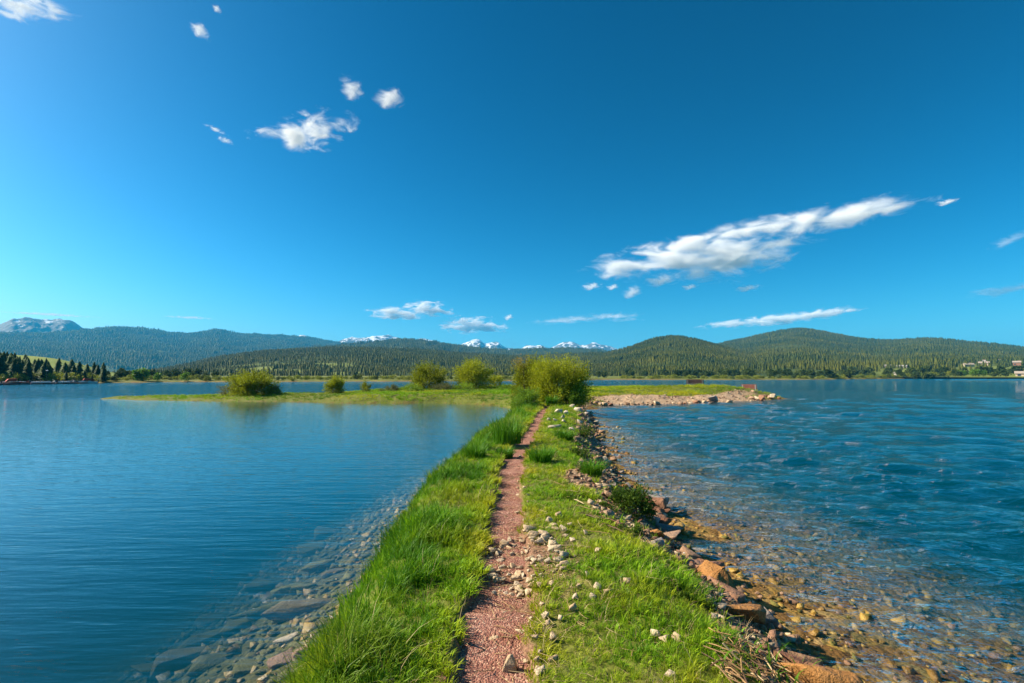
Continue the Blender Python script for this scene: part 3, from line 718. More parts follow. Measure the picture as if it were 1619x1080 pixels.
M_WETGOLD = m_rock('wet_golden_stone', [(0.13, 0.06, 0.012), (0.28, 0.155, 0.022), (0.42, 0.27, 0.05), (0.18, 0.12, 0.05)], 7, 0.35, 0.5)
ROCK_ME = {}
def rock_mesh(kind, k, mat, sub=2):
    key = (kind, k, mat.name, sub)
    if key not in ROCK_ME:
        fl = 1.0
        V, F = rock_geo(1000 + k * 7 + sub, sub, planes=9 + k % 5, flat=fl)
        me = mesh_np(kind, V, F, False); me.materials.append(mat); ROCK_ME[key] = me
    return ROCK_ME[key]
_rk = random.Random(77)
def rock(name, label, cat, group, x, y, size, mat, sub=2, z=None, sink=0.3, rot=None, k=None, kind='stone'):
    """size: full extents in metres"""
    me = rock_mesh(kind, _rk.randrange(10) if k is None else k, mat, sub)
    o = bpy.data.objects.new(name, me); COL.objects.link(o)
    zz = float(ground_z(x, y)[0]) if z is None else z
    o.scale = (size[0] / 2, size[1] / 2, size[2] / 2)
    o.rotation_euler = rot if rot is not None else (_rk.uniform(-.25, .25), _rk.uniform(-.25, .25), _rk.uniform(0, 6.28))
    o.location = (x, y, zz + size[2] * (0.5 - sink))
    return tag(o, label, cat, group)
def ground_hit(px, py, z0=0.5):
    z = z0
    for _ in range(6):
        p = on_z(px, py, z); z = float(ground_z(p[0], p[1])[0])
        z = max(z, -0.4)
    return p[0], p[1], z
def px_m(px_size, y): return px_size * y / FPX

# loose heap beside the path
hk = random.Random(5)
for k in range(84):
    for _ in range(40):
        a = hk.uniform(0, 6.28); rr = math.sqrt(hk.uniform(0, 1))
        px = 836 + 62 * rr * math.cos(a) * 1.05; py = 888 + 58 * rr * math.sin(a) - (px - 833) * 0.25
        if px > 764: break
    x, y, z = ground_hit(px, py); s = px_m(hk.choice([7, 8, 9, 10, 12, 14, 17]), y)
    rock('stone', ('large' if s > .09 else 'middling' if s > .06 else 'small') + ' pale angular stone in the ' + ('upper' if py < 878 else 'middle' if py < 905 else 'lower') + (' left' if px < 833 else ' right') + ' part of the heap beside the path', 'stone', 'stones of the heap by the path', x, y, (s * hk.uniform(0.9, 1.5), s * hk.uniform(0.7, 1), s * hk.uniform(0.55, 0.85)), M_PALE, z=z + hk.uniform(0, 0.015), sink=0.34)
# single stones in the grass and on the path
def wedge_stone():
    P = [(-.046, -.03, 0), (.040, -.034, 0), (.046, .028, 0), (-.034, .032, 0), (-.040, -.028, .030), (.034, -.030, .042), (.040, .022, .036), (-.018, .026, .062), (.004, -.012, .094), (.016, .008, .088), (-.012, .010, .082)]
    bm = bmesh.new()
    for p in P: bm.verts.new(p)
    bmesh.ops.convex_hull(bm, input=bm.verts[:]); bmesh.ops.bevel(bm, geom=bm.edges[:], offset=.003, segments=1, affect='EDGES'); me = bpy.data.meshes.new('stone'); bm.to_mesh(me); bm.free()
    x, y, z = ground_hit(806, 1060); tag(link('stone', me, M_PALE, None, (x, y, float(ground_z(x, y)[0]) + .004)), 'pale wedge shaped stone standing upright on the path, nearest of all', 'stone')
wedge_stone()
rock('stone', 'small white stone on the path below the heap', 'stone', None, *ground_hit(781, 941)[:2], (0.05, 0.045, 0.045), M_WHITE, 2, sink=0.15)
rock('stone', 'squarish pale stone at the lower edge of the heap', 'stone', None, *ground_hit(836, 942)[:2], (0.075, 0.07, 0.06), M_PALE, 2, sink=0.15)
rock('stone', 'flat pale stone with a small one behind, on the path foreground', 'stone', None, *ground_hit(781, 1014)[:2], (0.065, 0.05, 0.035), M_PALE, 2, sink=0.15)
for px, py, s in [(883, 817, 11), (901, 833, 9), (946, 874, 10), (928, 912, 11), (915, 931, 9), (944, 932, 14), (992, 924, 14), (964, 940, 16), (936, 948, 12), (910, 948, 11), (905, 966, 16), (862, 978, 14), (866, 989, 11), (886, 982, 10), (858, 960, 10), (874, 1013, 15), (854, 1035, 8), (850, 1049, 11), (842, 986, 16), (1061, 1075, 17), (1036, 1008, 16), (1052, 1017, 18), (1069, 1015, 17), (905, 857, 10), (925, 845, 9), (890, 840, 12), (868, 826, 12)]:
    x, y, z = ground_hit(px, py); m = px_m(s, y)
    rock('stone', ('larger' if s > 13 else 'small') + ' pale stone in the grass ' + ('beside the heap' if py < 925 else 'below the heap' if py < 995 else 'in the foreground') + (', close to the path' if px < 900 else ', away from the path'), 'stone', 'single stones in the grass', x, y, (m * _rk.uniform(.9, 1.3), m * _rk.uniform(.7, 1), m * .75), M_PALE, 2, z=z + 0.015, sink=0.30)
pk = random.Random(23)
for k in range(46):
    y = 2.9 * (13 / 2.9) ** pk.random(); x = float(path_x(y)) + float(path_w(y)) * pk.uniform(0.05, 0.75); m = pk.choice([.025, .03, .04, .055]) * (0.8 + 0.05 * y)
    rock('stone', 'small pale chip of stone strewn along the ' + ('nearest' if y < 4 else 'middle' if y < 7.5 else 'far') + ' stretch of the path', 'stone', 'chips strewn along the path', x, y, (m * pk.uniform(.9, 1.5), m, m * .7), M_PALE, 2, sink=0.15)
# white rocks on the far bank
for k, (px, py, s, lab) in enumerate([(877, 678, 24, 'long flat white rock in the grass beside the far path'), (883, 654, 15, None), (896, 657, 13, None), (889, 663, 11, None), (878, 668, 9, None), (892, 669, 10, None), (867, 665, 7, None), (905, 683, 14, 'pale rock half hidden behind a grass tuft on the lake side'),
        (904, 645, 11, 'pale rock lying farthest along the bank, below the big bush'), (915, 653, 15, None), (933, 655, 10, None), (916, 670, 12, None), (929, 662, 8, None)]):
    x, y, z = ground_hit(px, py); m = px_m(s, y)
    rock('rock', lab or 'cream white rock in the pile on the far lake side bank', 'rock', None if lab else 'white rocks on the far bank', x, y, (m * .95, m * .75, m * (.28 if k == 0 else .6)), M_WHITE, 2, z=z + .03, sink=0.18)
for px, py, s, mat, lab in [(946, 693, 13, M_WETGOLD, 'yellowish stone lying in the shallows off the far bank'), (932.5, 714, 10, M_BROWN, 'round brown stone at the waterline below the grass'), (940, 728, 14, M_RUST, 'rust orange stone at the waterline of the right bank'), (953, 728, 16, M_PALE, 'long pale stone at the waterline beside the orange one'),
        (961, 757, 15, M_RUST, 'orange wet stone in the water below the dark green grass')]:
    p = on_z(px, py, 0.05); m = px_m(s, p[1])
    rock('stone', lab, 'stone', None, p[0], p[1], (m * 1.1, m * .8, m * .7), mat, 2, z=0.0, sink=0.3)

# hero rocks of the near lake-side bank
def hero(lab, px, py, wpx, d, h, mat, z, rz, k, tilt=(0, 0), sub=3, sink=0.35, name='rock'):
    p = on_z(px, py, z); m = px_m(wpx, p[1])
    return rock(name, lab, 'rock', None, p[0], p[1], (m, d, h), mat, sub, z=z - 0.5 * h + sink * h, sink=sink, rot=(tilt[0], tilt[1], rz), k=k)
hero('long reddish slab tilted into the water at the near bank', 1148, 940, 78, 0.24, 0.20, M_RED, 0.15, -0.95, 2, (0.25, 0.2))
hero('dark wet slab dipping into the water below the reddish one', 1186, 976, 66, 0.22, 0.20, M_RUST, 0.05, -0.8, 8, (0.2, 0.3))
hero('rusty orange knobbly boulder at the water edge', 1074, 902, 38, 0.22, 0.20, M_RUST, 0.13, 0.4, 4)
hero('small orange rock at the upper end of the rusty boulder', 1048, 884, 15, 0.08, 0.09, M_RUST, 0.16, 0.4, 5)
hero('flat pinkish rock in the splashing water', 1050, 874, 60, 0.2, 0.09, M_RED, 0.04, -0.8, 1)
hero('yellow pointed wet rock standing out of the water', 1079, 871, 22, 0.13, 0.14, M_WETGOLD, 0.03, 0.7, 3)
hero('round wet yellowish boulder awash off the weed clump', 1070, 836, 32, 0.22, 0.16, M_WETGOLD, 0.0, 0.2, 6)
hero('brown block wedged between the slab and the bank', 1116, 931, 24, 0.13, 0.15, M_RED, 0.22, 0.9, 0)
hero('cream white rock wedged behind the reddish slab', 1135, 948, 27, 0.12, 0.12, M_WHITE, 0.22, -0.6, 7)
hero('grey brown block with a flat top below the white rock', 1138, 972, 50, 0.22, 0.22, M_GREY, 0.20, -0.5, 8)
hero('narrow pinkish rock leaning on the grey block', 1101, 984, 18, 0.10, 0.17, M_RED, 0.25, 0.3, 9)
hero('dark grey slab sunk in the grass behind the slab', 1087, 927, 40, 0.14, 0.10, M_GREY, 0.24, -0.6, 1)
hero('small rust coloured rock at the foot of the slab', 1196, 1002, 18, 0.10, 0.09, M_RUST, 0.04, 0.2, 5)
hero('reddish rock lying just off the rusty boulder', 1113, 910, 32, 0.14, 0.10, M_RED, 0.04, -0.5, 2)
hero('grey white pointed rock among the twigs on the bank', 952, 774, 19, 0.15, 0.13, M_WHITE, 0.42, 0.3, 3)
hero('pinkish flat rock below the grey white pointed one', 963, 784, 17, 0.12, 0.09, M_BROWN, 0.36, 0.2, 2)
hero('pale double rock at the grass edge of the bank', 921, 772, 20, 0.14, 0.10, M_PALE, 0.47, 0.4, 6)
hero('large pale rock under the shallow water at the lower right', 1265, 1040, 105, 0.45, 0.16, M_ALGAE, -0.12, -0.7, 4, sink=0.5)

# rubble of the lake-side bank
rk = random.Random(9); cnt = 0
for k in range(26):
    y = 3.3 + 6.2 * rk.random() ** 1.2; xs = np.linspace(1.2, 3.2, 80); ss = signed_dist(np.stack([xs, np.full(80, y)], 1)); want = rk.uniform(-0.12, 0.42)
    x = float(xs[np.argmin(np.abs(ss - want))]); m = rk.uniform(0.20, 0.44)
    mt, cw_ = rk.choice([(M_RED, 'reddish'), (M_BROWN, 'brown'), (M_RUST, 'rust coloured'), (M_GREY, 'grey'), (M_RED, 'reddish')])
    rock('rock', ('large ' if m > .25 else 'small ') + cw_ + ' broken rock jammed along the waterline ' + ('at the near end' if y < 4.4 else 'near the reddish slab' if y < 5.6 else 'near the rusty boulder' if y < 7 else 'below the bushy weed clump'), 'rock', 'broken rocks of the near waterline', x, y, (m * rk.uniform(1, 1.5), m * rk.uniform(.6, .9), m * rk.uniform(.45, .7)), mt, 3, sink=0.2, rot=(rk.uniform(-.4, .4), rk.uniform(-.3, .3), rk.uniform(-1.4, 0)))
while cnt < 78:
    y = 3.2 + 24 * rk.random() ** 1.5; x = rk.uniform(1.0, 4.8)
    s = float(signed_dist(np.array([[x, y]]))[0])
    if s < -0.25 or s > 0.95: continue
    if rubble_mask(np.array([x]), np.array([y]), np.array([s]))[0] < 0.4 and s > 0.1: continue
    if y < 5.2 and s > 0.25: continue
    m = rk.choice([0.08, 0.10, 0.13, 0.16, 0.20]) * (0.85 + y * 0.03)
    mt, cw_ = rk.choice([(M_BROWN, 'brown'), (M_BROWN, 'brown'), (M_RED, 'reddish'), (M_PALE, 'pale'), (M_GREY, 'grey')])
    lm = 'near the reddish slab' if y < 6 else 'left of the bushy weed clump' if y < 8.6 else 'above the bushy weed clump' if y < 12 else 'below the dark grass clump' if y < 18 else 'near the white rocks'
    rock('stone', ('large ' if m > .15 else 'small ') + cw_ + ' stone in the lake side rubble ' + lm, 'stone', 'rubble stones of the lake side bank', x, y, (m * rk.uniform(.9, 1.5), m * rk.uniform(.7, 1.1), m * rk.uniform(.5, .8)), mt, 2, sink=0.25); cnt += 1
# beach edge rocks of the island
cnt = 0
while cnt < 46:
    x = rk.uniform(5.5, 27); yy = np.interp(x, [5.5, 7.3, 12, 18.5, 24, 26.8], [37.2, 38.6, 39.8, 43.5, 48.0, 50.5]) + rk.uniform(-0.2, 0.5) + (rk.uniform(0, 2) if x > 20 and rk.random() < .4 else 0)
    m = rk.choice([0.25, 0.3, 0.4, 0.5, 0.65]) * (0.9 if x > 18 else 0.75)
    mt, cw_ = rk.choice([(M_BROWN, 'brown'), (M_RED, 'reddish'), (M_PALE, 'pale'), (M_BROWN, 'brown')])
    lm = 'nearest the causeway' if x < 9 else 'left of the dark boulder' if x < 16 else 'right of the dark boulder' if x < 21 else 'near the island tip'
    rock('rock', ('large ' if m > .45 else 'small ') + cw_ + ' rock lining the island beach ' + lm, 'rock', 'rocks along the island beach', x, yy, (m * rk.uniform(.9, 1.3), m * rk.uniform(.7, 1), m * rk.uniform(.55, .8)), mt, 2, sink=0.25); cnt += 1
p = on_z(1127, 634, 0.1)
rock('rock', 'large dark brown boulder in the middle of the island beach', 'rock', None, p[0], p[1], (0.95, 0.8, 0.62), M_GREY, 3, z=0.0, sink=0.15, k=4)
rock('rock', 'pair of stacked pinkish boulders near the tip of the island', 'rock', None, *on_z(1205, 631, 0.1)[:2], (0.72, 0.6, 0.6), M_RED, 3, z=0.0, sink=0.15, k=6)
rock('rock', 'pale boulder on top of the rocks at the island tip', 'rock', None, *on_z(1222, 625.5, 0.4)[:2], (0.6, 0.45, 0.36), M_PALE, 3, z=0.3, sink=0.2, k=8)

# submerged slabs on the lagoon side
for k, (px, py, w, d, h, z, rz, mat) in enumerate([(505, 890, 52, .22, .12, -.22, 0.30, M_ALGAE), (518, 838, 42, .45, .2, -.45, 0.5, M_ALGAE), (495, 862, 50, .35, .15, -.45, 0.4, M_ALGAE), (480, 955, 115, .25, .22, -.16, 0.10, M_SUNK), (525, 905, 40, .22, .12, -.2, .2, M_SUNK),
        (415, 958, 100, .25, .2, -.40, 0.55, M_ALGAE), (455, 930, 60, .22, .14, -.35, .5, M_ALGAE), (330, 1005, 90, .30, .2, -.62, 0.6, M_ALGAE), (300, 1030, 100, .30, .18, -.55, 0.62, M_SUNK), (350, 1040, 90, .3, .18, -.38, .5, M_ALGAE), (260, 1055, 90, .35, .2, -.7, .6, M_ALGAE), (452, 1006, 36, .15, .08, -.14, .3, M_PALE), (405, 1050, 70, .25, .14, -.22, .5, M_ALGAE),
        (480, 925, 40, .2, .1, -.26, .2, M_ALGAE), (380, 985, 60, .22, .15, -.45, .6, M_ALGAE), (420, 920, 60, .3, .15, -.55, .5, M_ALGAE), (550, 865, 30, .25, .1, -.3, .4, M_ALGAE), (560, 830, 28, .3, .12, -.35, .4, M_SUNK), (340, 975, 60, .3, .15, -.8, .6, M_ALGAE), (450, 1040, 50, .25, .12, -.12, .4, M_BROWN), (480, 1030, 40, .2, .14, -.05, .4, M_RED)]):
    p = on_z(px, py, z); m = px_m(w, p[1])
    lab = {0: 'pale rectangular slab under the lagoon water', 3: 'large grey slab with a dark shadowed side under the lagoon water', 11: 'small orange brown stone under the lagoon water', 20: 'reddish rock at the lagoon edge under the overhanging grass'}.get(k, 'algae covered slab on the sunken bank of the lagoon')
    rock('slab', lab, 'rock', None if k in (0, 3, 11, 20) else 'sunken slabs of the lagoon bank', p[0], p[1], (m, d, h), mat, 3, z=z, sink=0.75, rot=(_rk.uniform(-.15, .15), _rk.uniform(-.15, .15), rz), kind='slab')
# pebbles under water and on the path (uncountable)
peb_src = []
for k, mt in enumerate([M_WETGOLD, M_ALGAE, M_BROWN, M_PALE, M_RED]):
    V, F = rock_geo(1500 + k, 1, 8); me = mesh_np('pebble', V, F); me.materials.append(mt); peb_src.append(me)
peb_coll = source_collection('pebble', peb_src)
def pebbles(name, label, n, xr, yr, test, size, zoff, choice, near=True):
    u = rng.uniform(0, 1, n)
    y = yr[0] * (yr[1] / yr[0]) ** u if near else rng.uniform(yr[0], yr[1], n)
    x = rng.uniform(xr[0], xr[1], n); s = signed_dist(np.stack([x, y], 1)); k = test(x, y, s); x, y = x[k], y[k]; m = len(x)
    sz = rng.uniform(size[0], size[1], m) ** 1.0 * rng.choice([0.6, 0.8, 1.0, 1.5], m) * (0.75 + 0.03 * np.minimum(y, 25))
    sc = np.stack([sz * rng.uniform(.8, 1.4, m), sz * rng.uniform(.7, 1.1, m), sz * rng.uniform(.45, .75, m)], 1)
    rot = rng.uniform(-.4, .4, (m, 3)); rot[:, 2] = rng.uniform(0, 6.28, m)
    z = ground_z(x, y) + zoff * sz
    return tag(scatter(name, np.stack([x, y, z], 1), rot, sc, rng.choice(choice, m), rng.uniform(0, 1, m), peb_coll), label, 'pebbles')
pebbles('lakebed_pebbles', 'golden brown stones covering the shallow bed on the lake side', 9000, (1.4, 12), (2.2, 24), lambda x, y, s: (s < 0.05) & (s > -5.0) & (x > path_x(y)), (0.014, 0.050), 0.15, [0, 0, 0, 1, 2])
pebbles('lagoon_pebbles', 'algae covered stones on the sunken lagoon bank', 7000, (-4.6, -0.4), (2.2, 22), lambda x, y, s: (s < 0.05) & (s > -2.8) & (x < path_x(y)), (0.015, 0.06), 0.15, [1, 1, 1, 0])
pebbles('path_gravel', 'loose reddish gravel and grit on the path', 4200, (-0.6, 2.0), (2.0, 20), lambda x, y, s: np.abs(x - path_x(y)) < path_w(y) * 0.6, (0.003, 0.010), 0.3, [4, 2, 3, 3, 4])
pebbles('heap_gravel', 'small pale chips between the stones of the heap', 900, (-0.35, 0.75), (4.2, 6.3), lambda x, y, s: ((x - 0.17) / 0.45) ** 2 + ((y - 4.95) / 0.8) ** 2 < 1, (0.006, 0.017), 0.4, [3, 3, 2], False)
pebbles('bank_gravel', 'small brown stones of the lake side bank', 11000, (0.8, 4.8), (3.0, 30), lambda x, y, s: (s > -0.15) & (s < 1.9) & (x > path_x(y) + 0.6) & (rubble_mask(x, y, s) > 0.35), (0.012, 0.045), 0.3, [2, 2, 4, 4, 3])
pebbles('beach_gravel', 'pinkish shingle of the island beach', 2600, (5.5, 26), (37, 52), lambda x, y, s: (s > -0.3) & (beach_mask(x, y, s) > 0.3), (0.02, 0.06), 0.3, [2, 3, 4, 3], False)

# ------------------------------------------------------------------ grass
def tuft_mesh(seed, n, h, spread, width, lean, seg=3, mat=None):
    q = np.random.default_rng(seed); V = []; F = []
    for b in range(n):
        an = q.uniform(0, 6.28); d = q.uniform(0, 1) ** 0.6 * spread; bx, by = d * math.cos(an), d * math.sin(an)
        la = an + q.normal(0, 0.7); L = h * q.uniform(0.55, 1.1); ln = lean * q.uniform(0.3, 1.3); w = width * q.uniform(0.7, 1.2)
        px, py = -math.sin(la + q.normal(0, .8)), math.cos(la + q.normal(0, .8)); base = len(V)
        for k in range(seg + 1):
            t = k / seg; off = ln * L * t ** 2; z = L * (t - 0.28 * ln * t ** 3)
            cx, cy = bx + off * math.cos(la), by + off * math.sin(la); ww = w * (1 - t ** 1.6) * 0.5
            if k < seg: V += [(cx - px * ww, cy - py * ww, z), (cx + px * ww, cy + py * ww, z)]
            else: V.append((cx, cy, z))
        for k in range(seg - 1): F.append((base + 2 * k, base + 2 * k + 1, base + 2 * k + 3)); F.append((base + 2 * k, base + 2 * k + 3, base + 2 * k + 2))
        k = seg - 1; F.append((base + 2 * k, base + 2 * k + 1, base + 2 * k + 2))
    me = mesh_np('grass_tuft', np.array(V), np.array(F)); me.materials.append(mat); return me
M_GRASS = m_foliage('grass_blades', [(0.11, 0.27, 0.008), (0.19, 0.38, 0.010), (0.30, 0.48, 0.015)], 0.36, ('INSTANCER', (0.48, 0.46, 0.02)), 0.45)
M_DARKGRASS = m_foliage('dark_grass_blades', [(0.05, 0.16, 0.006), (0.09, 0.24, 0.010), (0.15, 0.31, 0.015)], 0.30, ('INSTANCER', (0.32, 0.34, 0.02)), 0.45)
M_STRAW = m_foliage('dry_straw', [(0.34, 0.22, 0.09), (0.46, 0.33, 0.15), (0.58, 0.46, 0.26)], 0.15)
grass_src = [tuft_mesh(1, 20, .21, .06, .0095, .7, 3, M_GRASS), tuft_mesh(2, 20, .25, .05, .0095, .7, 3, M_DARKGRASS), tuft_mesh(3, 20, .17, .06, .009, 1.0, 3, M_GRASS),      # 0-2 lush
             tuft_mesh(4, 24, .085, .06, .0085, .9, 2, M_GRASS), tuft_mesh(5, 24, .065, .06, .0085, 1.2, 2, M_GRASS), tuft_mesh(6, 22, .10, .06, .0085, .8, 2, M_GRASS),   # 3-5 short
             tuft_mesh(7, 12, .12, .06, .004, 1.4, 2, M_STRAW),                                                                                               # 6 dry
             tuft_mesh(8, 34, .45, .28, .030, .5, 2, M_GRASS), tuft_mesh(9, 34, .55, .30, .030, .7, 2, M_GRASS), tuft_mesh(10, 34, .40, .3, .028, .9, 2, M_DARKGRASS),
             tuft_mesh(11, 5, .30, .05, .004, .6, 3, M_STRAW), tuft_mesh(12, 9, .09, .05, .022, 1.5, 3, M_GRASS)]   # 10 dry stems, 11 broad leaves  # 7-9 island clumps
grass_coll = source_collection('grass_tuft', grass_src)
def grass_field(name, label, x, y, idx, scl, tint, sink=0.01):
    m = len(x); z = ground_z(x, y) - sink
    rot = rng.normal(0, 0.10, (m, 3)); rot[:, 2] = rng.uniform(0, 6.28, m)
    return tag(scatter(name, np.stack([x, y, z], 1), rot, np.repeat(scl[:, None], 3, 1), idx, np.clip(tint, 0, 1), grass_coll), label, 'grass')
def cause_pts(n, y0, y1, x0, x1):
    u = rng.uniform(0, 1, n); y = y0 * (y1 / y0) ** u; x = rng.uniform(x0, x1, n)
    s = signed_dist(np.stack([x, y], 1)); side = x - path_x(y); e = np.abs(side) - path_w(y) * .5 + 0.10 * fbm(y * 2.6 + np.sign(side) * 9, x * 0 + 3, 4, 47)
    return x, y, s, side, e
# left side of the path
x, y, s, side, e = cause_pts(30000, 1.6, 33, -2.6, 2.4)
gap = vnoise(x * 4.2, y * 3.4, 331)
k = (s > -0.06) & (side < 0) & (e > 0.01) & (rng.uniform(0, 1, len(x)) < 0.45 + 0.9 * sstep(0.28, 0.55, gap)); x, y, s, e = x[k], y[k], s[k], e[k]; m = len(x)
lush = sstep(0.12, 0.75, e + 0.25 * fbm(x * 1.5, y * 1.5, 3, 301)) * (0.55 + 0.9 * vnoise(x * 1.1, y * 1.1, 303))
idx = np.where(rng.uniform(0, 1, m) < lush, rng.integers(0, 3, m), rng.integers(3, 6, m)); idx = np.where((fbm(x * 1.2, y * 1.2, 2, 305) > .15) & (idx < 3), 1, idx)
ru = rng.uniform(0, 1, m); idx = np.where(ru < 0.02, 6, np.where(ru < 0.05, 10, np.where(ru < 0.10, 11, idx)))
scl = rng.uniform(0.6, 1.1, m) * (0.55 + 0.85 * vnoise(x * 2.6, y * 2.2, 307)) * (0.85 + 0.033 * y) * np.where(idx < 3, 0.50 + 0.45 * lush, 1)
tint = 0.10 + 0.75 * fbm(x * 1.3, y * 1.3, 3, 309) + 0.45 * sstep(0.35, 0.0, e) + rng.normal(0, .1, m)
grass_field('grass', 'lush green grass on the lagoon side of the path', x, y, idx, scl, tint)
# right side
x, y, s, side, e = cause_pts(30000, 1.6, 33, -0.4, 4.8)
rb = rubble_mask(x, y, s); bare = np.exp(-(((x - 0.17) / 0.42) ** 2 + ((y - 4.95) / 0.75) ** 2) * 1.2)
k = (s > 0.12) & (side > 0) & (e > -0.01) & (rng.uniform(0, 1, len(x)) > np.clip(rb * 1.1, 0, .93)) & (rng.uniform(0, 1, len(x)) > bare * 1.15)
x, y, s, e, rb = x[k], y[k], s[k], e[k], rb[k]; m = len(x)
lush = np.clip(0.1 + 0.9 * sstep(0.45, 0.62, vnoise(x * 1.0, y * 1.0, 313)) + 0.5 * sstep(6, 12, y), 0, 1) * sstep(0.05, 0.5, e)
idx = np.where(rng.uniform(0, 1, m) < lush * 0.75, rng.integers(0, 3, m), rng.integers(3, 6, m)); ru = rng.uniform(0, 1, m); idx = np.where(ru < 0.09, 6, np.where(ru < 0.11, 10, np.where(ru < 0.18, 11, idx)))
scl = rng.uniform(0.6, 1.1, m) * (0.55 + 0.7 * vnoise(x * 2.2, y * 2.0, 317)) * (0.8 + 0.03 * y) * np.where(idx < 3, 0.62, 1)
tint = 0.14 + 0.85 * fbm(x * 1.1, y * 1.1, 3, 319) + 0.4 * sstep(0.35, 0.0, e) + rng.normal(0, .12, m)
grass_field('grass', 'short yellow green grass between the path and the stony lake side bank', x, y, idx, scl, tint)
# island
n = 30000; x = rng.uniform(-41, 27, n); y = rng.uniform(29, 67, n); s = signed_dist(np.stack([x, y], 1))
k = (s > np.where(x > 4.5, 0.1, -0.12)) & (rng.uniform(0, 1, n) > beach_mask(x, y, s) * 1.05) & (rng.uniform(0, 1, n) > rubble_mask(x, y, s) * .8); x, y, s = x[k], y[k], s[k]; m = len(x)
idx = np.where(fbm(x * .25, y * .4, 3, 321) > 0.12, 9, rng.integers(7, 9, m))
scl = rng.uniform(0.45, 0.85, m) * (0.6 + 0.45 * vnoise(x * .3, y * .3, 323)) * (0.85 - 0.25 * sstep(-5, -30, x)) * (0.55 + 0.45 * sstep(-0.1, 1.5, s))
tint = 0.22 + 0.3 * sstep(0, 12, x) + 0.9 * fbm(x * .22, y * .35, 3, 325) + rng.normal(0, .12, m) + 0.1
grass_field('grass', 'yellow green meadow grass covering the low island', x, y, idx, scl, tint, 0.03)

# tall tussocks and weeds
def tussock(label, px, py, wpx, hpx, z=0.5, mat=M_DARKGRASS, n=420, seed=1, lean=.55):
    x, y, z = ground_hit(px, py, z); w = px_m(wpx, y); h = px_m(hpx, y)
    q = np.random.default_rng(seed); V = []; F = []
    me = tuft_mesh(seed, n, h * 1.05, w * 0.36, 0.012 * (0.6 + y * 0.06), lean, 3, mat)
    o = link('grass_tussock', me, loc=(x, y, z - 0.02)); return tag(o, label, 'grass tuft')
tussock('tall dark green tussock leaning over the left of the path at its bend', 803, 700, 62, 46, seed=51)
tussock('dark tussock of grass at the lagoon edge below the tallest one', 752, 724, 40, 26, seed=52)
tussock('dark green tuft on the lake side among the white rocks', 893, 696, 34, 20, seed=53, lean=.8)
tussock('dark grass tuft on the left verge where the path narrows', 799, 725, 30, 22, seed=54, lean=.8)
tussock('wide dark tussock right of the path above its bend', 855, 730, 46, 30, seed=55, lean=.8)
tussock('tuft of tall grass at the end of the path below the big bush', 872, 641, 22, 18, seed=56)
tussock('dark grass clump at the lake side edge above the twigs', 935, 750, 44, 30, seed=57, lean=.9)

def leaf_cloud(name, P, Dr, size, mat, parent=None, aspect=0.4, tint=None, loc=None):
    """leaves: P positions, Dr axis directions, size lengths -> diamond quads folded a little"""
    n = len(P); Dr = Dr / np.maximum(np.linalg.norm(Dr, axis=1), 1e-6)[:, None]
    U = rng.normal(size=(n, 3)); S = np.cross(Dr, U); S /= np.maximum(np.linalg.norm(S, axis=1), 1e-6)[:, None]
    sz = np.asarray(size).reshape(-1, 1) * np.ones((n, 1)); w = sz * aspect * 0.5
    V = np.stack([P, P + Dr * sz * .45 + S * w, P + Dr * sz, P + Dr * sz * .45 - S * w], 1).reshape(-1, 3)
    F = np.arange(4 * n).reshape(-1, 4)
    me = mesh_np(name, V, F)
    if tint is not None: attr_f(me, 'tint', np.repeat(tint, 4))
    return link(name, me, mat, parent, loc)
M_WILLOW = m_foliage('willow_leaves', [(0.15, 0.195, 0.007), (0.27, 0.325, 0.010), (0.41, 0.45, 0.016)], 0.42, ('GEOMETRY', (0.45, 0.25, 0.07)), 0.5)
M_WILLOW2 = m_foliage('green_shrub_leaves', [(0.09, 0.19, 0.010), (0.15, 0.28, 0.015), (0.24, 0.36, 0.02)], 0.42, ('GEOMETRY', (0.30, 0.24, 0.10)), 0.5)
M_GREYSHRUB = m_foliage('grey_green_shrub_leaves', [(0.10, 0.12, 0.04), (0.16, 0.18, 0.06), (0.24, 0.24, 0.09)], 0.3, ('GEOMETRY', (0.30, 0.20, 0.10)), 0.6)
M_BARK = m_plain('bark', (0.11, 0.085, 0.06), 0.9, 0.35, 8)
